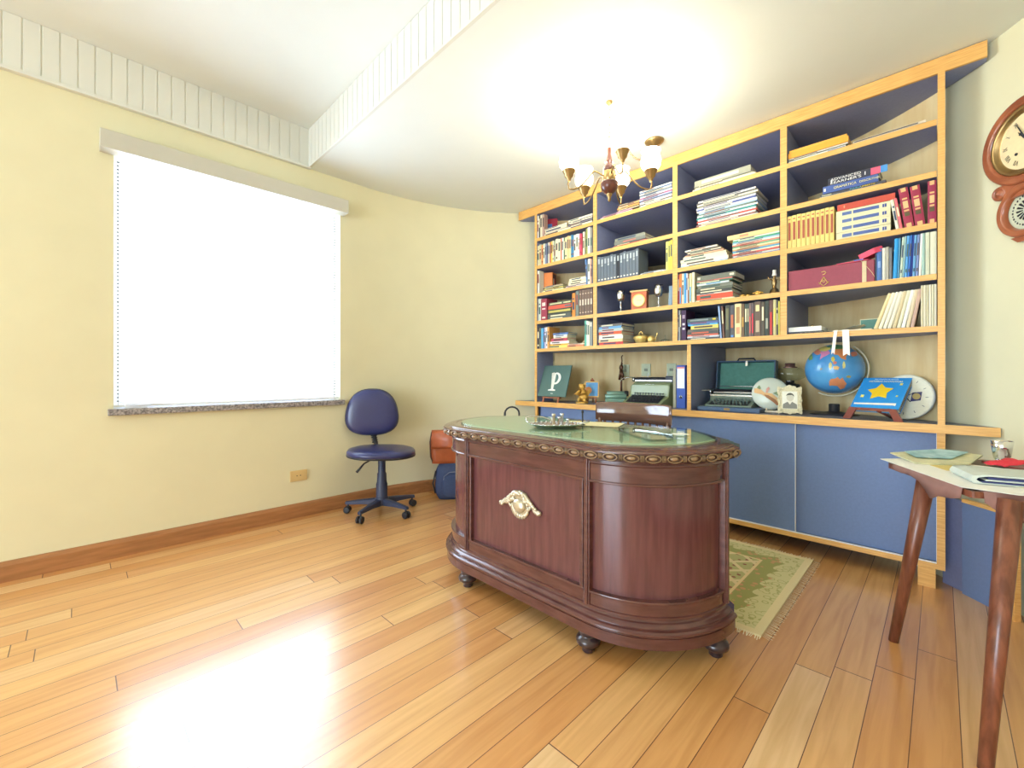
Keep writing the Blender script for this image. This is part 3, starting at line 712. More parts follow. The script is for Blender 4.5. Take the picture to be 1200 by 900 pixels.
for k in range(10):
    a = 922.6 + k * 5.52
    uprights(3, 4, [(a, a + 5.2, .86 + .006 * (k % 3), 'E8D07C', 'cream-gold volume', {'name': 'encyclopedia_volume', 'deco': [(.25, .80, 'A8543C'), (.88, .92, 'B86A48')]})])
z = stack(3, 4, 979.5, 1043.5, [(.040, 'E4DCB4', 'cream-blue volume', 0, 0, {'deco': [(.12, .30, '6478AC'), (.33, .80, '5468A4'), (.86, .89, '46589C'), (.90, .93, '46589C')]})] * 4, 'the volume stack', d=.17)
r = thing('book', 'red cloth book lying across the cream and blue volumes, third shelf down, bay beside clock', 'book', (U0 + .016, (Vat(981) + Vat(1049)) / 2, z + .0005), rot=(0, 0, -PI / 2))
volume(r, Vat(981) - Vat(1049), .15, .034, 'C8503C', True, deco=[(.12, .14, 'E8A080')])
uprights(3, 4, [(1049.8, 1054, .72, 'E0DCC8', 'white pamphlet', {'tilt': -8}), (1054.4, 1058, .74, 'E8707C', 'pink-red pamphlet', {'tilt': -8, 'deco': [(.4, .7, 'F0E8C0')]})])
RG = {'name': 'leather_volume', 'deco': [(.0, .1, 'E0B47C'), (.28, .38, '5A5230'), (.40, .44, 'E0B47C'), (.48, .66, 'E4BC88'), (.7, .74, 'E0B47C'), (.9, 1, 'E0B47C')]}
uprights(3, 4, [(1060, 1071.5, .93, '9E2A48', 'wine red and gold leather volume', dict(RG, tilt=-7)), (1072.5, 1084.5, .92, 'A02C48', 'wine red and gold leather volume', dict(RG, tilt=-6)), (1087, 1097.5, .95, '98284A', 'wine red and gold leather volume', RG)])
BL = [(1025.5, 1027.2, .72, '4A5468', 'thin navy book'), (1027.4, 1033.4, .76, '4C74B4', 'blue folder', {'deco': [(.4, .6, '88A8D8')]}), (1033.8, 1037.8, .76, 'DCDCD0', 'white folder', {'deco': []}), (1038, 1041.6, .77, 'B8B4A8', 'grey book', {'deco': []}), (1042, 1045.6, .74, '74767C', 'slate book', {'deco': []}),
      (1046.2, 1051, .93, '2C9CE0', 'bright blue book', {'tilt': 2, 'deco': []}), (1051.4, 1053.6, .93, '5C9CC4', 'steel blue book', {'tilt': 2}), (1054, 1057, .94, 'C8D8C4', 'pale green booklet', {'tilt': 3}), (1057.2, 1059.2, .95, '9CC4CC', 'pale teal booklet', {'tilt': 3}), (1059.6, 1063, .95, '5CA4E0', 'light blue book', {'tilt': 3}),
      (1063.3, 1066, .95, '3C78CC', 'blue book', {'tilt': 3}), (1066.4, 1068.6, .95, '24368C', 'dark blue book', {'tilt': 3}), (1069, 1072.4, .94, '6CA8D8', 'azure book', {'tilt': 2}), (1072.8, 1076, .94, '7C90C4', 'periwinkle book', {'tilt': 2}), (1076.4, 1079.6, .95, 'ECE8E4', 'white book', {'tilt': 2, 'deco': []}), (1080, 1084, .95, 'A4C4BC', 'grey-green book', {'deco': []}),
      (1084.4, 1089.6, .95, 'D0D4BC', 'pale sage book', {'deco': []}), (1090, 1097.6, .95, 'DCDCC4', 'wide pale green book', {'deco': []})]
uprights(4, 4, BL)
SL = []
for k in range(9):
    c, n_ = [('E8D4A0', 'buff'), ('EFE8CC', 'ivory'), ('E8E4D4', 'white'), ('F0E8D0', 'cream'), ('D8C8A0', 'tan'), ('E0DCC0', 'pale khaki'), ('F0F0E8', 'snow white'), ('DCCCAC', 'sand'), ('C8A898', 'rose beige')][k]
    a = 1023.5 + k * 5.4
    SL.append((a, a + 4.6, .86, c, f'{n_} slanted book', {'tilt': 18 - k * 1.1, 'deco': []}))
uprights(5, 4, SL)
uprights(5, 4, [(1079 + k * 3.15, 1079 + k * 3.15 + 3, .93, ['D8D0B0', 'E4DCC4', 'CFC8A8', 'E8E0CC', 'D8D4B8', 'E0DCC4'][k], ['khaki', 'cream', 'grey-beige', 'ivory', 'pale olive', 'parchment'][k] + ' upright book', {'deco': []}) for k in range(6)])

# ------------------------------------------------------------------ things on the shelves
def at(x, u, z, rz=-90, **k): return dict(loc=(u, Vat(x, u), z), rz=rz)


mb = MB()  # small dark curled piece
t = thing('rolled_leather_strap', 'small dark curled strap beside the grey pile, second shelf down', 'strap', (U0 + .06, Vat(762), SURF[2]), -90)
MB().tube([(.03 * math.sin(a * .8), .01 * a / 6, .006 + .006 * math.sin(a * 1.7) + .004) for a in range(9)], .005, mat('dark_leather', (92, 64, 56), .5), 8).build('strap', t)

def goblet(x, label):
    t = thing('silver_goblet', label, 'goblet', (U0 + .04, Vat(x, U0 + .04), SURF[4]), group='silver goblets beside the orange clock')
    MB().lathe([(.026, 0), (.027, .004), (.008, .010), (.005, .03), (.008, .045), (.005, .055), (.006, .075)], M_silver, 20).build('stem', t)
    MB().lathe([(.006, .075), (.022, .085), (.030, .105), (.032, .13), (.031, .165), (.029, .165), (.029, .11), (.006, .09)], M_silver, 24, caps=False).build('bowl', t)
    return t
goblet(727.5, 'silver goblet standing window-side of the orange clock on the fourth shelf'); goblet(772, 'silver goblet standing between the orange clock and the grey-blue book')
t = thing('mantel_clock', 'small orange wooden clock with round gold dial between two silver goblets', 'clock', (U0 + .03, Vat(748.5, U0 + .03), SURF[4]), -78)
MB().box(-.058, .058, 0, .06, 0, .135, mat('orange_clock_wood', (206, 112, 66), .4, noise=.1)).box(-.066, .066, -.006, .066, .135, .147, mat('cream_clock_top', (226, 196, 130), .4)).build('case', t, bevel=.002)
mb = MB(); mb.M = Tm(0, -.001, .068) @ Rx(90); mb.lathe([(.050, 0), (.050, .006), (.042, .008), (.040, .004)], M_goldp, 32); mb.build('dial_ring', t)
mb = MB(); mb.M = Tm(0, -.004, .068) @ Rx(90); mb.lathe([(.041, 0), (.041, .002)], cm('F4E8B0'), 32); mb.build('dial', t)
MB().box(-.001, .022, -.0085, -.0075, .067, .069, M_blk).box(-.014, .001, -.0085, -.0075, .0675, .0695, M_blk).build('hand', t)
# gold tureen, cup, glass
t = thing('gold_tureen', 'small gold lidded tureen with two handles on the lowest shelf behind the chair', 'tureen', (U0 + .06, Vat(751, U0 + .06), SURF[5]), -90)
MB().lathe([(.030, 0), (.032, .004), (.040, .018), (.046, .04), (.047, .048)], M_goldp, 24, sx=1.15).build('bowl', t)
MB().lathe([(.049, .048), (.046, .054), (.03, .062), (.008, .066)], M_goldp, 24, sx=1.15).tube([(-.016, 0, .064), (-.012, 0, .082), (0, 0, .09), (.012, 0, .082), (.016, 0, .064)], .004, M_goldp, 8).build('lid', t)
for s in (-1, 1): MB().tube([(s * .050, 0, .034), (s * .064, 0, .042), (s * .066, 0, .05), (s * .052, 0, .05)], .003, M_goldp, 7).build('handle', t)
t = thing('gold_sugar_bowl', 'tiny gold bowl holding a spoon between the tureen and the glassware', 'bowl', (U0 + .06, Vat(763, U0 + .06), SURF[5]), -90)
MB().lathe([(.018, 0), (.024, .006), (.028, .03), (.022, .045), (.012, .052)], M_goldp, 20).tube([(.026, 0, .015), (.038, 0, .02), (.038, 0, .035), (.026, 0, .036)], .0025, M_goldp, 7).build('bowl', t)
MB().tube([(.03, 0, .02), (.046, .0, .062)], .003, M_goldp, 7).ball((.047, 0, .064), .006, .003, .009, M_goldp, 10, 6).build('spoon', t)
t = thing('glass_ornament', 'clear glass ornament with a small spire beside the gold bowl', 'ornament', (U0 + .06, Vat(779.5, U0 + .06), SURF[5]), -90)
MB().lathe([(.034, 0), (.036, .006), (.028, .016), (.012, .02), (.004, .026), (.004, .05), (.0, .054)], M_clear, 20, caps=False).build('glass', t)
# brass candlestick figurine and trinkets
t = thing('brass_candlestick', 'brass figure candlestick with white top at the end of the fourth shelf, third bay', 'candlestick', (U0 + .06, Vat(907.5, U0 + .06), SURF[4]), -90)
MB().lathe([(.034, 0), (.034, .006), (.026, .012), (.022, .03), (.012, .036), (.010, .05)], M_brass, 20).build('base', t)
mb = MB(); mb.lathe([(.009, .05), (.015, .07), (.012, .09), (.006, .10)], M_brass, 14); mb.ball((0, 0, .106), .009, .009, .010, M_brass, 12, 8)
mb.tube([(-.01, 0, .088), (-.028, -.004, .10), (-.034, -.004, .112)], .004, M_brass, 7).tube([(.01, 0, .088), (.028, -.004, .092), (.032, -.004, .08)], .004, M_brass, 7); mb.build('figure', t)
MB().lathe([(.012, .114), (.014, .12), (.010, .126), (.010, .15), (.0, .152)], cm('F4EEDC'), 14).build('candle', t)
for k, (x, s, w_) in enumerate([(870, 1, 'flat'), (876, .8, 'tiny'), (888, 1.5, 'spread-armed')]):
    t = thing('gold_trinket', f'{w_} gold trinket in front of the candlestick, {ORD[k]} from the book pile', 'trinket', (U0 + .04, Vat(x, U0 + .04), SURF[4]), -90, group='gold trinkets on the fourth shelf')
    MB().ball((0, 0, .008 * s), .012 * s, .009 * s, .008 * s, M_gold, 12, 8).tube([(-.02 * s, 0, .012 * s), (0, 0, .018 * s), (.02 * s, 0, .010 * s)], .003 * s, M_gold, 6).build('figure', t)
# maroon case with emblem
mar = mat('maroon_leatherette', (150, 58, 74), .45, noise=.08, nscale=50)
va, vb = Vat(923.5), Vat(1025); L_ = va - vb
t = thing('maroon_case', 'long maroon case with a gold compass and square emblem on the fourth shelf', 'case', (U0 + .014, (va + vb) / 2, SURF[4]), -90)
MB().box(-L_ / 2, L_ / 2, 0, .17, 0, .118, mar).build('body', t, bevel=.003)
MB().box(L_ / 2 - .052, L_ / 2 - .034, -.003, .001, .002, .116, cm('DCC8A0')).build('end_strap', t)
mb = MB(); e = M_goldp; cx = -L_ * .5 + L_ * .44
for s in (-1, 1):
    mb.tube([(cx, -.002, .058), (cx + s * .020, -.002, .020)], .0022, e, 6)
    mb.tube([(cx, -.002, .008), (cx + s * .024, -.002, .030)], .0022, e, 6)
mb.tube([(cx + .006 * math.cos(a), -.002, .034 + .006 * math.sin(a)) for a in [x * .6 for x in range(1, 10)]] + [(cx + .006, -.002, .033), (cx + .001, -.002, .033)], .0012, e, 5)
mb.build('emblem', t)
mb = MB(); mb.tube([(cx - .012 + .0, -.002, .088), (cx + .004, -.002, .09), (cx + .010, -.002, .082), (cx + .004, -.002, .074), (cx - .006, -.002, .072)], .002, e, 6).build('clasp_mark', t)
t = thing('pink_cardboard_cutout', 'folded bright pink card with blue ribbon lying on the maroon case', 'card', (U0 + .03, Vat(1009), SURF[4] + .1185), -90)
mb = MB(); pk = mat('bright_pink_card', (228, 80, 110), .5, noise=.03)
mb.prism([(-.11, -.012), (.03, -.025), (.05, .02), (.04, .06), (-.07, .05)], 0, .004, pk)
mb.M = Tm(.015, .0, .012) @ Ry(-20); mb.prism([(-.02, -.02), (.05, -.035), (.085, -.01), (.08, .07), (-.01, .06)], .0, .028, pk); mb.build('card', t, bevel=.004)
MB().box(-.03, .01, -.026, .0, .003, .009, cm('5C70B8')).build('ribbon', t)
MB().tube([(.0, -.026, .0), (.02, -.045, -.03), (.045, -.047, -.07), (.06, -.047, -.10)], .001, cm('E8D8A0'), 5).build('string', t)
# lowest shelf, bay beside clock: box, papers, booklet with ribbons
t = thing('white_box', 'white box with black base on the lowest shelf above the oil lamp', 'box', (U0 + .03, (Vat(923) + Vat(963)) / 2, SURF[5]), -90)
L_ = Vat(923) - Vat(963)
MB().box(-L_ / 2, L_ / 2, 0, .2, 0, .014, M_blk).build('base', t); MB().box(-L_ / 2, L_ / 2 - .004, .002, .198, .014, .042, M_white).build('lid', t, bevel=.002)
MB().ball((.03, .03, .047), .007, .007, .006, M_brass, 10, 6).build('knob', t)
t = thing('loose_papers', 'curled white papers lying in front of the white box on the lowest shelf', 'papers', (U0 + .02, Vat(962), SURF[5]), -90)
mb = MB()
for k in range(3):
    n = 8; vs = []
    for i in range(n + 1):
        x = -.12 + k * .02 + .27 * i / n; z = .0006 + k * .0025 + max(0, (i - 4.5)) ** 2 * .0022
        vs += [(x, -.018 + k * .004, z), (x, .10, z)]
    mb.add(vs, [(2 * i, 2 * i + 2, 2 * i + 3, 2 * i + 1) for i in range(n)], M_white)
mb.M = Tm(0, -.0, 0); tag(mb.build('sheets', t))
t = thing('ribbon_booklet', 'thin cream booklet on the lowest shelf with two white ribbons hanging over the globe', 'booklet', (U0 + .01, (Vat(976) + Vat(1022)) / 2, SURF[5]), -90)
L_ = Vat(976) - Vat(1022)
MB().box(-L_ / 2, L_ / 2, -.012, .09, .0005, .006, cm('F0E0C0')).build('cover', t)
for a, b, sl, nm in ((978, 982, -.012, .115), (987.5, 995.5, .004, .125)):
    x0 = (Vat(976) - Vat(a)) - L_ / 2; x1 = (Vat(976) - Vat(b)) - L_ / 2; yy = -.0155
    mb = MB(); F = -.035; pts = [(.006, 0), (.0045, yy), (-.01, yy - .001), (F, yy - .002), (-nm, yy - .001)]
    def rib(mb, z, y, k): return [(x0 + sl * k, y, z), (x1 + sl * k, y, z)]
    vs = [];
    for i, (z_, y_) in enumerate([(.0072, .04), (.0072, -.012), (.004, yy), (-.03, yy - .001), (-nm, yy - .001)]): vs += rib(mb, z_, y_, [0, 0, 0, .3, 1][i])
    mb.add(vs, [(2 * i, 2 * i + 1, 2 * i + 3, 2 * i + 2) for i in range(4)], cm('F6F2E8'))
    xm = (x0 + x1) / 2 + sl
    mb.add([(x0 + sl, yy - .001, -nm), (xm, yy - .001, -nm), (x1 + sl, yy - .001, -nm), (x1 + sl, yy - .001, -nm - .012), (x0 + sl, yy - .001, -nm - .012)], [(0, 1, 4), (1, 2, 3)], cm('F6F2E8'))
    o = mb.build('ribbon', t)
    so = o.modifiers.new('thick', 'SOLIDIFY'); so.thickness = .0008
t = thing('green_picture_card', 'small green picture card behind the slanted books, lowest shelf, bay beside clock', 'card', (U0 + .17, Vat(1021, U0 + .17), SURF[5]), -90)
MB().box(-.05, .05, 0, .006, 0, .075, cm('E0D8B0')).box(-.046, .046, -.001, 0, .004, .07, cm('5A8C7C')).build('card', t)

# ------------------------------------------------------------------ things on the counter
CZ = .8105
def face_cam(u, v, off=0): return math.degrees(math.atan2(-u, v)) + off


def easel(t, w, h, lean, m, foot=.05):
    for s in (-1, 1):
        MB().tube([(s * w * .36, -foot * .6, 0), (s * w * .36, -.0, .05), (s * w * .1, math.tan(math.radians(lean)) * h, h * 1.02)], [.009, .008, .006], m, 6).build('leg', t)
    MB().tube([(0, foot + .05, 0), (0, math.tan(math.radians(lean)) * h, h * 1.08)], .007, m, 6).build('back_leg', t)
    MB().box(-w * .42, w * .42, -.022, .012, .036, .046, m).build('ledge', t)


# green letter board
u_, v_ = 3.00, 2.475
t = thing('letter_board_easel', 'small wooden easel holding the dark green board at the window end of the counter', 'easel', (u_, v_, CZ), -84)
easel(t, .22, .30, 21, mat('easel_wood', (178, 110, 78), .45, noise=.15))
t2 = thing('letter_board', 'square dark green board with a white lowercase p on a small easel', 'sign', (u_ + .0, v_, CZ + .047), rot=(math.radians(-22), 0, math.radians(-84)))
MB().box(-.148, .148, -.014, -.004, 0, .30, mat('dark_green_board', (88, 118, 112), .6, noise=.06)).build('panel', t2)
mb = MB(); wl = cm('F4F4EC')
mb.M = Tm(0, -.0145, 0)
mb.plate([(-.045, .225), (-.018, .232), (-.018, .072), (-.048, .064), (-.048, .054), (.028, .054), (.028, .064), (.004, .072), (.004, .225)], -.001, .001, wl)
k = 18; ou = [(.010 + .052 * math.cos(a), .173 + .058 * math.sin(a)) for a in [(-2.2 + 4.4 * i / k) for i in range(k + 1)]]; inn_ = [(.006 + .030 * math.cos(a), .173 + .042 * math.sin(a)) for a in [(2.1 - 4.2 * i / k) for i in range(k + 1)]]
mb.plate(ou + inn_, -.001, .001, wl); mb.build('letter', t2)
MB().box(-.012, .012, -.0152, -.0145, .026, .030, wl).build('small_mark', t2)
# gold cherub figure
u_, v_ = 3.06, 2.19
t = thing('gold_cherub_figurine', 'gold cherub figurine holding a shell beside the green letter board', 'figurine', (u_, v_, CZ), face_cam(u_, v_))
mb = MB()
mb.lathe([(.052, 0), (.054, .008), (.046, .014)], M_gold, 20, sx=1, sy=.7)
mb.ball((.012, .0, .05), .042, .032, .036, M_gold); mb.ball((.006, 0, .09), .030, .026, .034, M_gold); mb.ball((.002, -.006, .142), .026, .024, .027, M_gold)
for k in range(9): a = k * .7; mb.ball((.002 + .022 * math.cos(a), .002 + .016 * math.sin(a), .156 + .006 * math.sin(a * 2)), .009, .009, .008, M_gold, 10, 6)
for s in (-1, 1): mb.tube([(s * .024 + .004, -.008, .108), (s * .034 - .008, -.03, .092), (-.03 + s * .012, -.038, .085)], [.011, .009, .007], M_gold, 9)
mb.tube([(-.004, -.01, .045), (-.03, -.03, .034), (-.026, -.036, .012)], [.016, .013, .009], M_gold, 10).tube([(.03, -.01, .04), (.02, -.036, .028), (.036, -.036, .010)], [.016, .013, .009], M_gold, 10)
mb.build('body', t)
mb = MB(); mb.M = Tm(-.034, -.035, .088) @ Ry(-35)
mb.lathe([(.006, -.02), (.022, -.008), (.036, .012), (.034, .014), (.020, .0), (.0, -.006)], M_gold, 18, caps=False); mb.build('shell_bowl', t)
mb = MB()
for s in (-1,): mb.plate([(.03, .09), (.06, .13), (.068, .10), (.06, .07), (.045, .06)], .018, .006, M_gold)
mb.build('wing', t, bevel=.002)
# little picture on easel
u_, v_ = 3.20, 2.185
t = thing('miniature_easel', 'tiny wooden easel behind the gold cherub carrying a small picture', 'easel', (u_, v_, CZ), face_cam(u_, v_, -8))
easel(t, .1, .2, 10, mat('easel_wood'), .03)
t2 = thing('miniature_picture', 'tiny framed picture in blue and orange on the miniature easel', 'picture', (u_, v_, CZ + .047), rot=(math.radians(-10), 0, math.radians(face_cam(u_, v_, -8))))
MB().box(-.062, .062, -.012, -.004, 0, .14, cm('F0C070')).build('frame', t2, bevel=.002)
MB().box(-.052, .052, -.0135, -.012, .01, .13, cm('6CA8DC')).plate([(-.03 + .0 + .03 * math.cos(a), .06 + .032 * math.sin(a)) for a in [x * .5 for x in range(13)]], -.0145, .001, cm('E09058')).build('image', t2)
# small green machine
u_, v_ = 3.22, 1.955
t = thing('green_adding_machine', 'small pale green desk machine with two rounded bars between cherub and typewriter', 'machine', (u_, v_, CZ), face_cam(u_, v_, 2))
gm = mat('pale_green_metal', (122, 158, 142), .3, coat=.3, metal=.2)
MB().box(-.09, .085, -.06, .09, 0, .045, gm).build('base', t, bevel=.012)
mb = MB(); mb.M = Tm(-.09, -.03, .062) @ Ry(90); mb.lathe([(.018, 0), (.021, .004), (.021, .17), (.018, .175)], gm, 20); mb.build('roller', t)
mb = MB(); mb.M = Tm(-.075, .02, .085) @ Ry(90); mb.lathe([(.019, 0), (.021, .004), (.021, .14), (.018, .145)], gm, 20); mb.build('roller', t)
mb = MB(); mb.M = Tm(.07, .02, .085) @ Ry(90); mb.lathe([(.022, 0), (.024, .004), (.024, .03), (.02, .034)], M_blk, 18); mb.build('knob', t)


def typewriter(t, w, d, h, m, mk, carriage=True):
    """body with sloped keyboard, platen carriage, keys"""
    mb = MB()
    prof = [(-d / 2, 0), (-d / 2, h * .10), (-d * .14, h * .34), (-d * .08, h * .74), (d * .06, h * .84), (d * .42, h * .80), (d / 2, h * .5), (d / 2, 0)]
    vs = []; ns = 7
    xs_ = [-w / 2, -w / 2 + .012, -w * .46 + .02, 0, w * .46 - .02, w / 2 - .012, w / 2]
    for i, x in enumerate(xs_):
        k = .90 if i in (0, ns - 1) else 1.0
        for y, z in prof: vs.append((x, y * (.96 if k < 1 else 1), z * k))
    n = len(prof)
    fs = [(i * n + j, (i + 1) * n + j, (i + 1) * n + (j + 1) % n, i * n + (j + 1) % n) for i in range(ns - 1) for j in range(n)]
    fs += [tuple(range(n))[::-1], tuple(range((ns - 1) * n, ns * n))]
    mb.add([v for v in vs], fs, m); b = mb.build('body', t, bevel=.006)
    mb = MB(); mb.add([(-w * .42, -d * .47, h * .13), (w * .42, -d * .47, h * .13), (w * .42, -d * .15, h * .37), (-w * .42, -d * .15, h * .37)], [(0, 1, 2, 3)], M_blk); mb.build('keyboard_well', t)
    mb = MB()
    for r_ in range(4):
        for k in range(11 if r_ else 8):
            nn = 11 if r_ else 8
            x = (-.5 + (k + .5) / nn) * w * .8 * (1 if r_ else .8) + (.006 if r_ % 2 else 0); f = r_ / 3.4
            y = -d * .45 + f * d * .32; z = h * .15 + f * h * .26
            M0 = mb.M; mb.M = Tm(x, y, z); mb.lathe([(.0028, -.004), (.0028, .012), (w * .024, .013), (w * .024, .017), (.002, .0175)], mk, 8, smooth=False); mb.M = M0
    mb.build('keys', t)
    mb = MB(); mb.M = Tm(-w * .5, d * .16, h * .92) @ Ry(90); mb.lathe([(.015, -.012), (.015, .0), (.019, .0), (.019, w), (.015, w), (.015, w + .012)], M_blk, 20); mb.build('platen', t)
    MB().box(-w * .48, w * .48, d * .22, d * .40, h * .80, h * .95, mat('typewriter_black_enamel', (58, 60, 66), .35, metal=.4)).box(-w * .48, w * .48, d * .06, d * .10, h * .86, h * .90, M_silver).build('carriage', t)
    for s in (-1, 1):
        mb = MB(); mb.M = Tm(s * (w * .5 + .012), d * .16, h * .92) @ Ry(90 * s); mb.lathe([(.012, 0), (.019, .003), (.019, .018), (.014, .02)], M_blk if s > 0 else M_silver, 14); mb.build('platen_knob', t)
    MB().tube([(-w * .5, d * .1, h * .98), (-w * .62, d * .02, h * 1.0), (-w * .76, -d * .06, h * .96), (-w * .8, -d * .1, h * .84)], [.004, .0035, .003, .005], M_silver, 7).build('return_lever', t)
    return t


u_, v_ = 3.235, 1.64
t = thing('green_typewriter', 'large olive green typewriter with black keys behind the wooden chair back', 'typewriter', (u_, v_, CZ), -94)
typewriter(t, .34, .32, .225, M_typeg, M_blk)
MB().box(-.05, .05, -.165 * .12, -.165 * .10, .165, .17, M_silver).build('name_strip', t)
for x in (-.075, .095): MB().tube([(x, .06, .20), (x, .075, .262)], .003, M_alu, 6).build('paper_guide', t)
MB().box(.10, .20, .03, .10, .165, .235, mat('typewriter_black_enamel')).build('carriage_end', t, bevel=.006)
t = thing('bronze_figurine', 'thin dark bronze figurine standing behind the large typewriter', 'figurine', (3.46, Vat(728, 3.46), CZ), -90)
mb = MB(); bz = mat('dark_bronze', (96, 66, 48), .35, metal=.5)
mb.lathe([(.035, 0), (.035, .01), (.012, .02), (.010, .2)], bz, 14).tube([(-.018, 0, .20), (-.008, 0, .25), (0, 0, .29)], [.012, .013, .014], bz, 8).tube([(.02, 0, .20), (.012, 0, .25), (0, 0, .29)], [.012, .013, .014], bz, 8)
mb.ball((0, 0, .31), .02, .015, .028, bz).ball((.006, 0, .345), .010, .010, .012, bz).tube([(.0, 0, .33), (.008, 0, .37), (.004, 0, .41), (.016, 0, .42)], .006, bz, 7)
mb.build('body', t)
for k, (x, z) in enumerate(((737, 1.095), (758, 1.10), (785, 1.10))):
    v = Vat(x, 3.62); a = math.degrees(math.atan2(v - CV, arcu(v, 2.005) - CU)); p = arc(a, 2.0115)
    t = thing('wall_socket_plate', f'pale green socket plate on the plywood back behind the large typewriter, {ORD[k]} from the window', 'outlet', (p[0], p[1], z), a - 90 + 0, group='socket plates on the plywood back of the counter')
    MB().box(-.04, .04, -.008, 0, -.055, .055, cm('CFD6B4')).build('plate', t, bevel=.002)
    MB().box(-.015, .015, -.010, -.008, -.012, .012, cm('8E947C')).build('socket', t)
t = thing('office_binder', 'blue lever arch binder with white label beside the counter divider', 'binder', (U0 + .14, Vat(797.8, U0 + .14), CZ), -90)
MB().box(-.033, .033, 0, .27, 0, .315, mat('binder_blue', (62, 92, 176), .5, noise=.04)).build('cover', t, bevel=.002)
MB().box(-.027, .027, -.0012, 0, .145, .302, cm('F6F6F2')).build('label', t)
MB().box(-.027, .027, -.0018, -.0012, .29, .302, cm('E89090')).build('label_stripe', t)
mb = MB(); mb.M = Tm(0, -.0005, .082) @ Rx(90); mb.lathe([(.012, 0), (.013, .0015), (.009, .002)], M_silver, 18); mb.build('finger_ring', t)
mb = MB(); mb.M = Tm(0, -.001, .082) @ Rx(90); mb.lathe([(.009, 0), (.009, .0018)], M_blk, 18); mb.build('finger_hole', t)
t = thing('grey_book', 'tall grey book with brown edge leaning beside the blue binder', 'book', (U0 + .15, Vat(790.5, U0 + .15), CZ), -90)
volume(t, .022, .2, .285, 'A8A48C', False, deco=[])
t = thing('brown_folder', 'thin brown folder standing between grey book and blue binder', 'folder', (U0 + .16, Vat(793.2, U0 + .16), CZ), -90)
MB().box(-.004, .004, 0, .2, 0, .288, cm('8E6E58')).build('cover', t)
# portable typewriter in open case
u_, v_ = 3.20, 1.005
t = thing('typewriter_case', 'open dark blue typewriter case with green lining standing on the counter', 'case', (u_, v_, CZ), -90)
MB().box(-.195, .195, -.17, .17, 0, .028, M_casek).build('tray', t, bevel=.005)
MB().box(-.018, .018, -.174, -.168, .008, .024, M_brass).build('lock', t)
l = bpy.data.objects.new('lid', None)
mb = MB(); mb.M = Tm(0, .165, .02) @ Rx(-7)
mb.box(-.195, .195, .06, .068, 0, .33, M_casek); mb.box(-.195, -.187, 0, .06, 0, .33, M_casek); mb.box(.187, .195, 0, .06, 0, .33, M_casek); mb.box(-.187, .187, 0, .06, .322, .33, M_casek)
mb.box(-.186, .186, .057, .060, .002, .322, M_case)
lid = mb.build('lid', t, bevel=.002)
mb = MB(); mb.M = Tm(0, .165, .02) @ Rx(-7); mb.tube([(-.06, .03, .33), (-.05, .03, .348), (.05, .03, .348), (.06, .03, .33)], .006, M_blk, 8); mb.build('handle', t)
mb = MB(); mb.M = Tm(0, .165, .02) @ Rx(-7); mb.box(.005, .02, -.006, .0, .29, .325, M_silver); mb.build('catch', t)
t = thing('portable_typewriter', 'low grey green portable typewriter sitting in the open case', 'typewriter', (u_ - .005, v_ + .01, CZ + .0285), -90)
typewriter(t, .29, .27, .105, M_typeg2, cm('5C706C'))
MB().tube([(-.13, .05, .10), (-.13, .05, .135), (.13, .05, .135), (.13, .05, .10)], .003, M_silver, 7).build('paper_rest', t)
MB().box(-.145, .145, -.03, -.026, .068, .078, M_silver).build('chrome_strip', t)
t = thing('paper_tag', 'small white paper tag with red edge hanging at the portable typewriter', 'tag', (u_ - .01, v_ - .165, CZ + .0285), rot=(0, 0, -PI / 2))
MB().plate([(-.014, 0), (.018, 0), (.006, .05), (-.006, .05)], 0, .001, M_white).plate([(-.014, 0), (.018, 0), (.0165, .006), (-.0125, .006)], -.0006, .0006, cm('D84A44')).build('card', t)
# painted plate
u_, v_ = 3.205, .79
FC = face_cam(u_, v_)
t = thing('plate_stand', 'small white stand under the painted round plate', 'stand', (u_ - .02, v_, CZ), FC)
MB().box(-.03, .06, -.04, .05, 0, .014, cm('F0E4C8')).build('base', t, bevel=.003)
for s in (-.02, .05): MB().tube([(s, -.035, .01), (s, -.035, .03)], .005, cm('F0E4C8'), 7).build('prong', t)
t = thing('painted_plate', 'round pale plate painted with a sandy path and small walking figure', 'plate', (u_ - .02, v_, CZ + .1195), rot=(math.radians(-10), 0, math.radians(FC)))
mb = MB(); mb.M = Rx(90)
mb.lathe([(.0, -.008), (.07, -.004), (.098, .008), (.105, .014), (.103, .018), (.092, .024), (.05, .032), (.0, .034)], mat('pale_glaze', (206, 212, 196), .35, coat=.3, noise=.04, nscale=8), 40); mb.build('dish', t)
def on_dish(poly, c, y=-.0):
    # slightly domed face: offset follows the profile
    def yy(x, z): r = math.hypot(x, z); return -(.034 - .010 * min(1, r / .092) ** 2) - .0040 - y
    P = [(x * .1, z * .1) for x, z in poly]; cx_ = sum(p[0] for p in P) / len(P); cz_ = sum(p[1] for p in P) / len(P); mb = MB()
    vs = [(cx_, yy(cx_, cz_), cz_)] + [(x, yy(x, z), z) for x, z in P]; n = len(P)
    mb.add(vs, [(0, 1 + i, 1 + (i + 1) % n) for i in range(n)], cm(c)); return mb
on_dish([(-.9, .3), (-.6, .32), (-.3, .02), (.1, -.02), (.5, -.4), (.8, -.55), (.6, -.75), (.3, -.65), (-.2, -.3), (-.6, -.0), (-.9, .02)], 'E0B47C').build('painted_path', t)
on_dish([(-.35, -.1), (-.1, -.14), (.3, -.42), (.5, -.72), (.38, -.78), (.1, -.52), (-.2, -.3)], 'A06C44', .0008).build('painted_bank', t)
mb = on_dish([(-.75, .36), (-.6, .52), (-.5, .3), (-.6, .24)], '7C946C', .0008); mb.build('painted_bush', t)
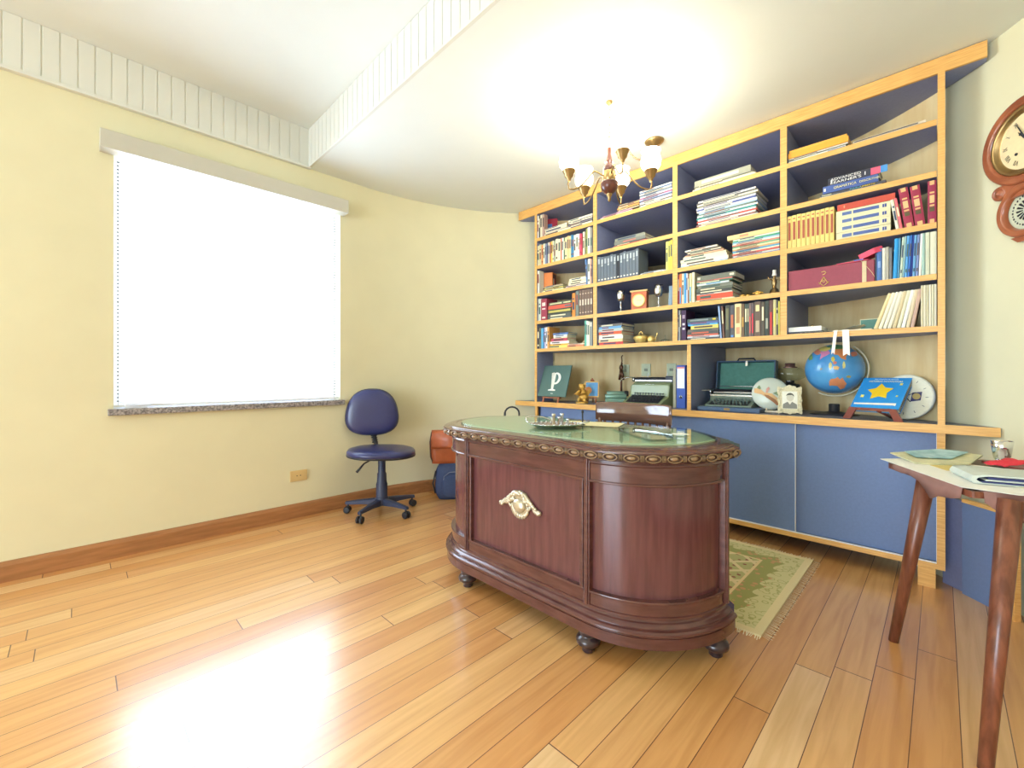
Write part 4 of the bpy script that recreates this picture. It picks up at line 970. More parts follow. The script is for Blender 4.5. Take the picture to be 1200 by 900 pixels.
on_dish([(.15, .0), (.4, .12), (.6, -.05), (.62, -.3), (.4, -.14)], '8CA078', .0008).build('painted_bush', t)
on_dish([(-.25, .05), (-.2, .3), (-.08, .42), (-.02, .3), (-.12, .1), (-.15, .0)], 'D8A090', .0009).build('painted_figure', t)
# oil lamp
u_, v_ = 3.36, .715
t = thing('oil_lamp', 'old oil lamp with wide clear glass globe and dark metal neck beside the world globe', 'lamp', (u_, v_, CZ))
MB().lathe([(.06, 0), (.06, .008), (.035, .016), (.025, .04), (.022, .15)], M_blk, 24).build('base', t)
MB().lathe([(.022, .15), (.05, .156), (.058, .168), (.054, .180), (.034, .186), (.024, .192), (.024, .206)], mat('dark_pewter', (84, 84, 82), .3, metal=.8), 28).build('neck', t)
MB().lathe([(.024, .204), (.05, .208), (.084, .226), (.094, .248), (.088, .270), (.06, .288), (.03, .294)], M_clear, 32, caps=False).build('glass_globe', t)
MB().lathe([(.040, .290), (.042, .296), (.030, .300), (.030, .322), (.026, .322)], mat('brownish_burner', (140, 104, 92), .3, metal=.6), 24).build('burner', t)
# ornate photo frame
u_, v_ = 3.075, .655
t = thing('ornate_photo_frame', 'ornate cream scrollwork photo frame with a black and white portrait before the oil lamp', 'photo frame', (u_, v_, CZ + .001), rot=(math.radians(-9), 0, math.radians(face_cam(u_, v_, 6))))
fm = mat('cream_resin', (232, 222, 186), .5, noise=.25, nscale=120)
mb = MB(); pts = []
for i in range(72):
    a = 2 * PI * i / 72; c_, s_ = math.cos(a), math.sin(a); q = 1 / max(abs(c_) / .062, abs(s_) / .082)
    q *= 1 + .05 * math.cos(8 * a) + .03 * math.cos(20 * a) + (.08 if 1.2 < a < 1.9 else 0); pts.append((c_ * q, .088 + s_ * q))
mb.plate(pts, 0, .010, fm)
for s in (-1, 1):
    for z0, sg in ((.024, 1), (.152, -1)):
        mb.tube([(s * (.047 - .012 * math.exp(-k * .2) * math.cos(k * .9)), -.003, z0 + sg * .012 * math.exp(-k * .2) * math.sin(k * .9)) for k in range(9)], .003, fm, 6)
    mb.tube([(s * (.055 + .005 * math.sin(k * 1.3)), -.002, .04 + k * .0105) for k in range(10)], .0028, fm, 6)
mb.build('scrollwork_frame', t, bevel=.001)
MB().box(-.040, .040, -.0015, 0, .034, .142, cm('F6F4E4')).build('portrait_paper', t)
mb = MB(); gr = cm('8C8C84'); gk = cm('55554F')
mb.plate([(.002 + .019 * math.cos(a), .104 + .023 * math.sin(a)) for a in [x * .35 for x in range(18)]], -.0022, .0006, cm('DAD6C4'))
mb.plate([(.002 + .021 * math.cos(a), .110 + .022 * math.sin(a)) for a in [x * .3 for x in range(0, 11)]] + [(-.012, .118), (.012, .12)], -.0028, .0006, gk)
mb.plate([(-.038, .036), (-.036, .062), (-.012, .078), (.0, .060), (.012, .078), (.036, .062), (.038, .036)], -.0022, .0006, gr); mb.build('portrait_figure', t)
MB().tube([(0, .01, .12), (0, .06, 0.012)], .004, fm, 6).build('strut', t)
# globe
u_, v_ = 3.265, .463; GR = .150; GC = .278
t = thing('world_globe', 'large blue world globe with orange continents on a black round base', 'globe', (u_, v_, CZ), face_cam(u_, v_))
MB().lathe([(.125, 0), (.125, .004), (.10, .010), (.035, .018), (.028, .022), (.028, .062), (.024, .066)], M_blk, 36).build('base', t)
MB().tube([((GR + .014) * math.sin(a), .04 * 0, GC - (GR + .014) * math.cos(a)) for a in [-.5 + k * .16 for k in range(20)]], .005, mat('frosted_arm', (216, 206, 178), .3), 8).build('meridian_arm', t)
ocean = mat('ocean_blue', (92, 166, 218), .28, coat=.4, rgb2=(74, 146, 206), nscale=9)
MB().ball((0, 0, GC), GR, GR, GR, ocean, 48, 28).build('sphere', t)
mb = MB()
def land(cx, cy, pts, c, R=GR + .0008, rnd=.0):
    P = [(cx + x, cy + y) for x, y in pts]; n = len(P); vs = []; fs = []
    rings_ = 5
    for k in range(rings_ + 1):
        for x, y in P:
            a, b = cx + (x - cx) * k / rings_, cy + (y - cy) * k / rings_
            q = math.hypot(a, b)
            if q > .985: a, b = a * .985 / q, b * .985 / q
            zz = math.sqrt(1 - a * a - b * b); vs.append((a * R, -zz * R, GC + b * R))
    for k in range(rings_):
        for i in range(n): fs.append((k * n + i, k * n + (i + 1) % n, (k + 1) * n + (i + 1) % n, (k + 1) * n + i))
    mb.add(vs, fs, cm(c, .3), True)
def blob(rx, ry, seed, n=22, j=.22):
    rr = random.Random(seed); return [((1 + rr.uniform(-j, j)) * rx * math.cos(2 * PI * i / n), (1 + rr.uniform(-j, j)) * ry * math.sin(2 * PI * i / n)) for i in range(n)]
land(.12, -.55, [(-.28, .05), (-.22, .16), (-.08, .18), (-.02, .24), (.06, .14), (.14, .22), (.2, .08), (.27, -.02), (.2, -.2), (.08, -.26), (-.02, -.12), (-.2, -.1), (-.27, -.12)], 'E09264')
land(.22, .56, [(-.3, .12), (-.26, .3), (.0, .34), (.2, .26), (.2, .02), (.14, -.22), (-.0, -.16), (-.1, -.02), (-.22, -.0)], 'E6945C', GR + .001)
land(-.3, .56, [(-.16, -.2), (-.12, .02), (-.16, .12), (.1, .2), (.18, .06), (.08, -.02), (-.06, -.1)], 'DC8CB0', GR + .0012)
land(-.3, .82, blob(.2, .1, 3), 'D8C86C', GR + .0014); land(.15, .88, blob(.34, .09, 5), '6C9C5C', GR + .0016); land(-.55, .7, blob(.12, .12, 6), 'DC8C6C'); land(-.78, .5, blob(.08, .14, 8), '84A464')
land(-.04, .38, blob(.06, .1, 9), 'E4CC58', GR + .0014); land(0.02, .24, blob(.06, .06, 19), 'E0806C', GR + .0014)
land(-.12, .12, blob(.05, .14, 10), 'D8CC7C'); land(.06, .04, blob(.1, .07, 11), 'DCB068'); land(.3, .14, blob(.045, .14, 12), 'E0D884'); land(.45, -.3, blob(.07, .05, 13), 'A8A05C')
land(.62, .58, blob(.12, .1, 14), 'D88C70'); land(-.42, .0, blob(.04, .04, 15), 'A0A088')
mb.build('continents', t)
# blue star book on stand
u_, v_ = 3.06, .25
FC = -106
bw = mat('reddish_stand_wood', (140, 72, 56), .35, coat=.3, noise=.15)
t = thing('wooden_book_stand', 'low reddish wooden stand holding the blue star book on the counter', 'stand', (u_, v_, CZ), FC)
for s in (-1, 1):
    MB().plate([(s * .115 - .018, 0), (s * .115 + .018, 0), (s * .085 + .018, .062), (s * .085 - .016, .066)], -.055, .014, bw).build('front_leg', t, bevel=.002)
MB().box(-.10, .10, -.052, -.030, .050, .064, bw).build('crossbar', t, bevel=.002)
MB().tube([(.02, -.03, .05), (.03, .13, .003)], .008, bw, 8).build('rear_leg', t)
BKS = Matrix.Scale(.9, 4)
t = thing('blue_star_book', 'large bright blue book with a yellow star on its cover on a wooden stand', 'book', (u_, v_, CZ + .030), rot=(math.radians(-46), 0, math.radians(FC)))
blc = mat('bright_blue_cover', (58, 158, 226), .35, coat=.2, rgb2=(42, 138, 214), nscale=3)
MB().box(-.122, .122, -.052, -.047, 0, .235, blc).box(-.122, .122, -.018, -.014, 0, .235, blc).box(-.122, -.118, -.047, -.018, 0, .235, blc).build('cover', t)
mb = MB(); mb.box(-.118, .120, -.047, -.018, .003, .232, M_page)
for k in range(3): mb.box(.1195, .1215, -.040 + k * .008, -.038 + k * .008, .003, .232, M_blk)
mb.build('pages', t)
mb = MB(); st = []
for k in range(10):
    a = PI / 2 + k * PI / 5 + .12; q = .064 if k % 2 == 0 else .037; st.append((-.005 + q * math.cos(a) * 1.05, .125 + q * math.sin(a)))
mb.plate(st, -.0535, .001, cm('F6CC28')); mb.build('star', t)
mb = MB()
for x, z, q in ((-.085, .088, .013), (.085, .185, .010), (.088, .095, .007)): mb.plate([(x + q * (1 if k % 2 else .6) * math.cos(k * PI / 4), z + q * (1 if k % 2 else .7) * math.sin(k * PI / 4)) for k in range(8)], -.0535, .001, cm('F0E070'))
mb.build('small_star', t)
letters('HISTÓRIAS FANTÁSTICAS', .016, cm('F4ECC8'), 'title', t, (0, -.0525, .205), (PI / 2, 0, 0), width=.17)
letters('UMA COLEÇÃO DE CONTOS', .009, cm('E0F0F8'), 'subtitle', t, (0, -.0525, .222), (PI / 2, 0, 0), width=.12)
MB().plate([(-.11, .035), (.10, .042), (.10, .022), (.09, .026), (-.11, .024)], -.0535, .001, cm('F4ECE0')).build('ribbon_banner', t)
t.scale = (.88, .88, 1.0)
# round white clock behind the book
v_ = .135; u_ = 3.165
t = thing('round_white_clock', 'round white wall clock with a dark emblem leaning behind the blue star book', 'clock', (u_, v_, CZ + .124), rot=(math.radians(-10), 0, math.radians(-110)))
t.scale = (.86, .86, .86)
mb = MB(); mb.M = Rx(90); mb.lathe([(.135, -.02), (.142, -.012), (.142, .006), (.134, .012), (.124, .008)], cm('E8E4CC'), 48); mb.build('rim', t)
mb = MB(); mb.M = Rx(90); mb.lathe([(.126, -.004), (.126, .007)], cm('DCDCDC'), 48); mb.build('dial', t)
mb = MB()
for k in range(12):
    a = k * PI / 6; mb.tube([(.10 * math.sin(a), -.0078, .10 * math.cos(a)), (.114 * math.sin(a), -.0078, .114 * math.cos(a))], .0016, cm('55555C'), 5)
mb.build('hour_marks', t)
mb = MB(); mb.plate([(.028, -.03), (.078, -.02), (.082, .034), (.034, .026)], -.0085, .001, cm('3C3C6C')); mb.plate([(.056 + .020 * math.cos(a), .004 + .020 * math.sin(a)) for a in [x * .52 for x in range(12)]], -.0095, .001, cm('B8A468')); mb.build('emblem', t)
MB().tube([(0, -.009, 0), (.05, -.009, .028)], .002, M_blk, 5).tube([(0, -.010, 0), (.03, -.010, -.032)], .0025, M_blk, 5).build('hand', t)

# ------------------------------------------------------------------ desk
def ell_outline(n=24, off=0.0):
    """outline of the desk (front flat, rounded ends, chamfered rear), with outward normals; starts at rear-right"""
    uc, vc = 1.765, .41   # shape centre line of the ends
    P = []
    cvd = 1.315; fl = .36; ax, ay = .425, .400; uf = 1.340
    # right end: from tip to the front
    for i in range(n + 1):
        a = PI / 2 * i / n; P.append((uf + ax - ax * math.sin(a), cvd - fl - ay * math.cos(a), -math.sin(a) / ax, -math.cos(a) / ay))
    for i in range(n + 1):
        a = PI / 2 * (1 - i / n); P.append((uf + ax - ax * math.sin(a), cvd + fl + ay * math.cos(a), -math.sin(a) / ax, math.cos(a) / ay))
    Q = []
    for x, y, nx, ny in P:
        l_ = math.hypot(nx, ny); nx /= l_; ny /= l_; Q.append((x + nx * off, y + ny * off, nx, ny))
    return Q


DK = thing('writing_desk', 'large dark mahogany writing desk with rounded ends, carved rim and glass top', 'desk', (1.75, 1.315, 0))
DO = (-1.75, -1.315, 0)
def desk(mb, name, parent=None, bevel=0): return mb.build(name, DK, loc=DO, bevel=bevel)
def back_pts(off):  # rear outline from left tip round to right tip
    c = 1.315; pts = [(1.765, .76 + off), (1.86, .73 + off), (1.97 + off * .7, .60 + off * .7), (2.02 + off, .46)]
    return [(u, c + v) for u, v in pts] + [(u, c - v) for u, v in pts[::-1]]


def full(off): return [(x, y) for x, y, a, b in ell_outline(64, off)] + back_pts(off)


# plinth
mb = MB(); pl = ell_outline(64, 0)
mb.sweep(pl, [(-.02, .083), (0, .083), (0, .122), (-.008, .1235), (-.008, .127), (.003, .129), (.007, .134), (.006, .141), (.0, .147), (-.010, .149), (-.010, .153), (-.013, .157), (-.020, .164), (-.026, .167), (-.030, .172), (-.030, .1765), (-.024, .178), (-.024, .184), (-.030, .187), (-.030, .19), (-.05, .19)], M_mahd, smooth=False)
mb.prism(full(-.004), .083, .13, M_mahd); mb.prism(full(-.031), .13, .1895, M_mahd)
desk(mb, 'plinth')
# body shell: curved front wall and sides
mb = MB(); O = ell_outline(24, -.045)
mb.sweep(O, [(0, .18), (0, .735)], M_mah); desk(mb, 'body_panel')
mb = MB(); B = full(-.05); k = len(ell_outline(24, 0))
# pedestals at both ends with a kneehole between
for s in (-1, 1):
    c = 1.315
    mb.prism([(1.39, c + s * .36), (1.52, c + s * .60), (1.765, c + s * .705), (1.86, c + s * .68), (1.95, c + s * .56), (1.96, c + s * .34)], .18, .735, M_mah)
desk(mb, 'pedestal')
# raised stiles, rails: vertical posts and curved rails
def strip(a0, a1, z0, z1, o0, o1, m=M_mahd):
    """piece of the outline between param indices"""
    seg = O0[a0:a1 + 1]; mb = MB(); prof = [(o0, z0), (o1, z0 + .001), (o1, z1 - .001), (o0, z1)]
    mb.sweep(seg, prof, m, smooth=False)
    for e in (seg[0], seg[-1]):
        x, y, nx, ny = e; vs = [(x + nx * o, y + ny * o, z) for o, z in prof]; mb.add(vs, [(0, 1, 2, 3)], m)
    return mb


FN = 60
def fine(off=0.0, n=FN): return ell_outline(n, off)
O0 = fine()
N1 = FN  # index where right curve ends (front flat begins)
def post(i, w, z0=.185, z1=.735, side=1):
    x, y, nx, ny = O0[i]; tx, ty = -ny, nx; mb = MB()
    for a, o in ((w, -.022), (w * .55, -.016)):
        mb.prism([(x + tx * a - nx * .06, y + ty * a - ny * .06), (x + tx * a + nx * o, y + ty * a + ny * o), (x - tx * a + nx * o, y - ty * a + ny * o), (x - tx * a - nx * .06, y - ty * a - ny * .06)], z0, z1, M_mahd)
    return mb
for i in (2, FN, FN + 1, 2 * FN - 1): desk(post(i, .013), 'stile', bevel=.002)
for a0, a1 in ((4, FN - 1), (FN + 2, 2 * FN - 3)):
    desk(strip(a0, a1, .185, .232, -.05, -.028), 'bottom_rail', bevel=.002); desk(strip(a0, a1, .655, .735, -.05, -.028), 'top_rail', bevel=.002)
    desk(strip(a0, a1, .228, .240, -.05, -.022), 'panel_moulding', bevel=.003); desk(strip(a0, a1, .648, .660, -.05, -.022), 'panel_moulding', bevel=.003)
xf = 1.340
for z0, z1, o in ((.185, .232, .028), (.655, .735, .028)):
    desk(MB().box(xf + o, xf + .05, 1.315 - .346, 1.315 + .346, z0, z1, M_mahd), 'bottom_rail' if z0 < .3 else 'top_rail', bevel=.002)
for z0, z1 in ((.228, .240), (.648, .660)): desk(MB().box(xf + .022, xf + .05, 1.315 - .346, 1.315 + .346, z0, z1, M_mahd), 'panel_moulding', bevel=.003)
for s in (-1, 1): desk(MB().box(xf + .024, xf + .05, 1.315 + s * .334 - .008, 1.315 + s * .334 + .008, .235, .655, M_mahd), 'panel_moulding', bevel=.003)
M_groove = mat('carving_recess', (84, 56, 46), .5)
# top mouldings
mb = MB()
mb.sweep(fine(0, 64), [(-.03, .715), (-.024, .722), (-.026, .728), (-.016, .733), (-.002, .738), (.010, .742), (.014, .744)], M_mahd, smooth=False)
mb.prism(full(.010), .742, .746, M_mahd); desk(mb, 'cornice')
mb = MB(); mb.prism(full(.012), .7455, .772, M_groove, M_mahd)
O1 = fine(.012, 200); L = 0; acc = [0]
for i in range(1, len(O1)):
    acc.append(acc[-1] + math.hypot(O1[i][0] - O1[i - 1][0], O1[i][1] - O1[i - 1][1]))
tot = acc[-1]; nE = round(tot / .074)
def at_len(s):
    for i in range(1, len(acc)):
        if acc[i] >= s:
            f = (s - acc[i - 1]) / max(1e-9, acc[i] - acc[i - 1]); a, b = O1[i - 1], O1[i]
            return [a[k] + (b[k] - a[k]) * f for k in range(4)]
    return O1[-1]
M_egg = mat('gilded_egg', (158, 128, 98), .3, coat=.5, noise=.2, nscale=60)
for k in range(nE):
    x, y, nx, ny = at_len((k + .5) * tot / nE); ang = math.degrees(math.atan2(ny, nx))
    mb.M = Tm(x, y, .759) @ Rz(ang)
    mb.ball((.000, 0, 0), .009, .0165, .0085, M_egg, 12, 8)
    mb.tube([(.006, .026 * math.cos(a), .0125 * math.sin(a)) for a in [q * PI / 7 for q in range(14)]], .0026, M_carv, 5, closed=True)
    mb.tube([(.001, .0215 * math.cos(a), .0105 * math.sin(a)) for a in [q * PI / 7 for q in range(14)]], .0022, M_groove, 4, closed=True)
    x, y, nx, ny = at_len(k * tot / nE); mb.M = Tm(x, y, .759) @ Rz(math.degrees(math.atan2(ny, nx)))
    for s in (-1, 0, 1): mb.tube([(.003, s * .004, -.011), (.006, s * .0055, 0), (.003, s * .004, .011)], .0018, M_carv, 5)
    for s in (-1, 1): mb.box(0, .002, s * .0085 - .001, s * .0085 + .001, -.011, .011, M_groove)
mb.M = Matrix.Identity(4)
desk(mb, 'carved_rim')
mb = MB()
mb.prism(full(.016), .772, .777, M_mahd)
mb.sweep(fine(0, 64), [(.016, .777), (.008, .780), (.006, .782), (-.004, .784), (-.006, .787), (-.018, .789), (-.03, .791), (-.05, .791)], M_mahd, smooth=False)
mb.prism(full(-.006), .777, .784, M_mahd); mb.prism(full(-.022), .784, .790, M_mahd, M_mah); desk(mb, 'tabletop')
# bun feet
for i, (u_, v_) in enumerate([(1.375, .955), (1.375, 1.675), (1.69, .60), (1.69, 2.03), (1.93, .90), (1.93, 1.73)]):
    mb = MB(); mb.M = Tm(u_, v_, .009 if i > 3 else 0)
    q = .074 / .083 if i > 3 else 1
    mb.lathe([(.020, 0), (.024, .004), (.022, .014 * q), (.026, .022 * q), (.044, .034 * q), (.047, .044 * q), (.044, .054 * q), (.034, .062 * q), (.030, .066 * q), (.036, .072 * q), (.036, .083 * q)], mat('black_turned_foot', (58, 44, 48), .3, coat=.4), 28)
    desk(mb, 'foot')
# glass slab
gl = [(x, y) for x, y, a, b in ell_outline(24, -.075)]
gl += [(1.80, 2.0), (1.90, 1.93), (2.03, 1.80), (2.03, .83), (1.90, .70), (1.80, .63)]
desk(MB().prism(gl, .7930, .7990, M_glass), 'glass_top')
desk(MB().prism([(1.75 + (x - 1.75) * .985, 1.315 + (y - 1.315) * .985) for x, y in gl], .7905, .7925, mat('sage_green_felt', (226, 240, 206), .9, noise=.05, nscale=60)), 'felt_pad')
# silver mount on the front panel
mb = MB(); mb.M = Tm(1.383, 1.322, .475) @ Rz(-90) @ Matrix.Scale(1.12, 4)
mb.ball((0, -.006, 0), .034, .016, .028, M_antsil, 24, 14); mb.ball((0, .0, .026), .046, .007, .026, M_antsil, 20, 10); mb.ball((0, .0, -.004), .044, .006, .040, M_antsil, 20, 10)
for k in range(11):
    a = PI + PI * (k + .5) / 11; mb.ball((.044 * math.cos(a), -.003, -.002 + .040 * math.sin(a)), .008, .005, .013, M_antsil, 10, 6)
mb.tube([(.040 * math.cos(PI + PI * k / 14), -.004, -.0 + .034 * math.sin(PI + PI * k / 14)) for k in range(15)], .004, M_antsil, 7)
rr = random.Random(4)
for s in (-1, 1):
    mb.tube([(s * .0, -.004, .052), (s * .030, -.005, .046), (s * .052, -.004, .026), (s * .072, -.004, .006), (s * .098, -.004, -.006)], [.009, .009, .008, .007, .005], M_antsil, 8)
    mb.tube([(s * .034, -.004, .014), (s * .050, -.005, .020), (s * .058, -.005, .0), (s * .048, -.005, -.012), (s * .042, -.005, -.002)], .0055, M_antsil, 8)
    for k in range(26): f = k / 25; mb.ball((s * (.028 + .072 * f), -.006 - rr.uniform(0, .004), .036 - .046 * f + rr.uniform(-.016, .012) * (1.2 - f)), .0075, .006, .0075, M_antsil, 9, 6)
    mb.ball((s * .102, -.005, -.008), .012, .008, .010, M_antsil, 12, 8)
for k in range(9): mb.ball((-.026 + .0065 * k, -.008, .040 + .008 * math.sin(k * 1.3) + (.012 if 2 < k < 6 else 0)), .008, .006, .008, M_antsil, 10, 6)
tag(desk(mb, 'ornamental_mount'), 'ivory silver shell mount on the front panel')

# things on the desk
TZ = .7995
t = thing('silver_inkstand', 'oval silver inkstand tray with loop handle and small posts on the glass top', 'tray', (1.64, 1.33, TZ), 45)
t.rotation_euler = (0, 0, AZ - PI / 2)
MB().lathe([(.06, 0), (.10, .002), (.125, .014), (.128, .017), (.122, .016), (.09, .005), (.0, .004)], M_silver, 40, sx=1.0, sy=.62).build('tray', t)
mb = MB()
for k in range(30):
    a = 2 * PI * k / 30; mb.ball((.126 * math.cos(a), .078 * math.sin(a), .017), .006, .005, .004, M_silver, 8, 5)
mb.build('beaded_edge', t)
MB().tube([(-.12, -.02, .016), (-.142, -.018, .03), (-.145, .0, .045), (-.12, .02, .05), (-.06, .03, .046), (-.02, .028, .03), (.0, .02, .012)], .003, M_silver, 8).build('loop_handle', t)
MB().tube([(.12, 0, .016), (.14, 0, .022), (.165, 0, .026)], .004, M_silver, 8).build('handle', t)
for x, y, h, c in ((-.01, -.01, .06, M_antsil), (.018, .0, .045, M_silver), (.034, .018, .06, M_silver), (.06, .0, .035, M_silver)):
    MB().lathe([(.007, 0), (.006, h * .8), (.009, h * .82), (.009, h), (.004, h)], c, 12).build('post', t, loc=(x, y, .005))
MB().box(-.075, .005, -.045, .01, .006, .009, cm('C8A070')).build('wooden_insert', t)
t = thing('pen_holder', 'thin upright dark pen standing at the tray edge on the glass', 'pen', (1.80, 1.285, TZ))
MB().lathe([(.014, 0), (.014, .003), (.004, .006), (.004, .06), (.006, .062), (.006, .072), (.002, .076)], M_blk, 12).build('pen', t)
t = thing('desk_papers', 'cream papers spread on the glass behind the silver inkstand', 'papers', (1.87, 1.30, TZ))
MB().box(-.09, .10, -.17, .14, 0, .0008, cm('EDE4B4')).build('sheet', t, rot=(0, 0, .35))
t = thing('long_document', 'long cream document under a loose glass slip at the clock end of the desk', 'document', (1.73, .93, TZ))
MB().box(-.045, .045, -.19, .12, 0, .001, cm('F0E8CC')).build('sheet', t, rot=(0, 0, -.62))
MB().box(-.075, .075, -.22, .15, .0012, .0042, M_glass).build('glass_slip', t, rot=(0, 0, -.62))
t = thing('small_white_card', 'small white card lying on the glass near the document end', 'card', (1.78, .775, TZ + .0048))
MB().box(-.03, .03, -.022, .022, 0, .0008, M_white).build('card', t, rot=(0, 0, -.62))

# ------------------------------------------------------------------ wooden chair behind the desk
t = thing('wooden_armchair', 'glossy brown wooden chair with curved top rail standing behind the desk', 'chair', (2.43, 1.338, .0), -90)
cw = mat('glossy_walnut', (116, 84, 70), .12, coat=1.0, noise=.12, nscale=10, stretch=(.5, 6, 6))
t.location.z = .009
def crest_y(x): return .0 + .05 * (1 - (x / .25) ** 2) - .05
mb = MB(); n = 28; vs = []
prof = [(-.012, .752), (-.014, .80), (-.010, .862), (-.002, .872), (.008, .870), (.012, .86), (.012, .80), (.010, .752)]
for i in range(n + 1):
    x = -.252 + .504 * i / n; e = abs(x) / .252; hh = 1 - .10 * max(0, e - .85) / .15; y0 = crest_y(x)
    for y, z in prof: vs.append((x, y0 + y * (1 if e < .95 else .6), .812 + (z - .812) * (hh if z > .8 else 1 - .08 * max(0, e - .85) / .15)))
k = len(prof); mb.add(vs, [(i * k + j, (i + 1) * k + j, (i + 1) * k + (j + 1) % k, i * k + (j + 1) % k) for i in range(n) for j in range(k)] + [tuple(range(k))[::-1], tuple(range(n * k, (n + 1) * k))], cw, True)
mb.build('top_rail', t)
MB().box(-.23, .23, -.42, -.0, .42, .455, cw).build('seat', t, bevel=.012)
for j in range(9):
    x = -.20 + .05 * j; MB().tube([(x * .9, -.02, .45), (x, crest_y(x) + .0, .76)], .008, cw, 8).build('spindle', t)
for s in (-1, 1): MB().tube([(s * .215, -.02, .45), (s * .232, crest_y(.232), .77)], .014, cw, 10).build('back_post', t)
for sx in (-1, 1):
    for sy, y in ((0, -.38), (1, -.04)):
        MB().tube([(sx * .19, y, .42), (sx * .21, y + (.03 if sy else -.02), .0)], [.019, .013], cw, 10).build('leg', t)
    MB().tube([(sx * .2, -.39, .16), (sx * .2, -.02, .16)], .009, cw, 8).build('stretcher', t)

# umbrella crook and bags by the wall
t = thing('umbrella', 'black umbrella with a crook handle standing behind the desk by the wall', 'umbrella', (2.30, 2.36, 0.01))
kk = [(0, 0, .75)] + [(.055 - .055 * math.cos(a), 0, .75 + .05 * math.sin(a)) for a in [PI * q / 8 for q in range(1, 9)]] + [(.11, 0, .72)]
MB().tube([(p[0] * .7, -p[0] * .7, p[2]) for p in kk], .007, M_blk, 10).build('handle', t)
MB().lathe([(.003, 0), (.005, .04), (.016, .08), (.030, .3), (.026, .6), (.010, .68), (.008, .76)], M_blk, 14).build('canopy', t)


def rbox(mb, w, d, h, m, p=3.5, seg=28, lv=9, taper=0.0, qmin=.80):
    """cushion-like rounded box standing on z=0"""
    vs = []
    for j in range(lv + 1):
        f = j / lv; q = (1 - abs(2 * f - 1) ** 6) ** .35 if 0 < f < 1 else qmin
        q = max(q, qmin); tp = 1 - taper * f
        for i in range(seg):
            a = 2 * PI * i / seg; c, s = math.cos(a), math.sin(a)
            r_ = (abs(c) ** p + abs(s) ** p) ** (-1 / p); vs.append((c * r_ * w / 2 * q * tp, s * r_ * d / 2 * q * tp, h * f))
    fs = [(j * seg + i, j * seg + (i + 1) % seg, (j + 1) * seg + (i + 1) % seg, (j + 1) * seg + i) for j in range(lv) for i in range(seg)]
    fs += [tuple(range(seg))[::-1], tuple(range(lv * seg, (lv + 1) * seg))]
    return mb.add(vs, fs, m, True)


u_, v_ = 2.30, 2.985
R_ = face_cam(u_, v_, 4)
t = thing('navy_backpack', 'navy blue backpack standing on the floor under the tan satchel', 'backpack', (u_, v_, .0), R_)
mb = MB(); rbox(mb, .34, .17, .30, M_navy, taper=.08); mb.build('body', t)
mb = MB(); mb.M = Tm(.02, -.075, .02); rbox(mb, .25, .06, .19, M_navy); mb.build('front_pocket', t)
MB().tube([(-.10, -.082, .13), (-.095, -.094, .2), (-.05, -.098, .235), (.05, -.098, .24), (.11, -.09, .2)], .003, mat('grey_zip', (116, 124, 146), .4), 6).build('zip', t)
MB().tube([(-.165, -.03, .05), (-.185, -.05, .14), (-.16, -.04, .24)], .007, M_blk, 7).build('side_strap', t)
t = thing('leather_satchel', 'tan leather satchel with a wide flap resting on the navy backpack', 'satchel', (u_, v_ + .005, .303), rot=(0, 0, math.radians(R_)))
mb = MB(); mb.M = Tm(0, 0, 0); rbox(mb, .40, .13, .27, M_leather, p=7, qmin=.95); mb.build('body', t)
mb = MB(); vs = []
for i, (y, z) in enumerate([(.06, .262), (.02, .274), (-.045, .270), (-.068, .25), (-.074, .20), (-.076, .15), (-.074, .13)]):
    vs += [(-.192, y, z), (.192, y, z)]
mb.add(vs, [(2 * i, 2 * i + 1, 2 * i + 3, 2 * i + 2) for i in range(6)], M_leather, True)
o = mb.build('flap', t); so = o.modifiers.new('thick', 'SOLIDIFY'); so.thickness = .004
MB().box(-.02, .02, -.082, -.074, .125, .15, M_brass).build('buckle', t)
MB().tube([(-.19, .0, .26), (-.205, -.04, .18), (-.20, -.05, .06), (-.18, -.04, .01)], .007, mat('dark_leather'), 7).build('shoulder_strap', t)

# ------------------------------------------------------------------ office chair
cu_, cv_ = 1.645, 3.04
t = thing('office_chair', 'navy black swivel office chair on castors below the window', 'chair', (cu_, cv_, 0), math.degrees(AZ) - 90 + 14)
mb = MB(); n = 40; vs = []
def cush(mb, rx, ry, th, m, p=2.4, egg=0.0):
    rings_ = [(0.0, 1), (.5, .98), (.85, .86), (.97, .55), (1.0, .15), (1.0, -.35), (.94, -.75), (.6, -.9), (0, -.95)]; vs = []
    for q, h in rings_[1:-1]:
        for i in range(n):
            a = 2 * PI * i / n; c, s = math.cos(a), math.sin(a); r_ = (abs(c) ** p + abs(s) ** p) ** (-1 / p); vs.append((c * r_ * rx * q * (1 - egg * s * r_ * q), s * r_ * ry * q, h * th / 2))
    k = len(rings_) - 2; fs = [(j * n + i, (j + 1) * n + i, (j + 1) * n + (i + 1) % n, j * n + (i + 1) % n) for j in range(k - 1) for i in range(n)]
    fs += [tuple(range(n)), tuple(range((k - 1) * n, k * n))[::-1]]
    return mb.add(vs, fs, m, True)
mb = MB(); mb.M = Tm(0, -.02, .470) @ Ry(2); cush(mb, .250, .235, .062, M_navyv, 2.4); mb.build('seat', t)
mb = MB(); mb.M = Tm(0, -.02, .452) @ Ry(2); cush(mb, .252, .237, .03, M_blk, 2.4); mb.build('seat_shell', t)
mb = MB(); mb.M = Tm(-.085, .21, .755) @ Rx(86); cush(mb, .200, .185, .07, M_navyv, 2.5, egg=.14); mb.build('backrest', t)
mb = MB(); mb.M = Tm(-.085, .222, .755) @ Rx(86); cush(mb, .204, .189, .05, M_blk, 2.5, egg=.14); mb.build('backrest_shell', t)
mb = MB(); mb.tube([(0, .05, .44), (-.01, .18, .435), (-.05, .235, .46), (-.08, .25, .60), (-.085, .245, .72)], .017, M_blk, 8)
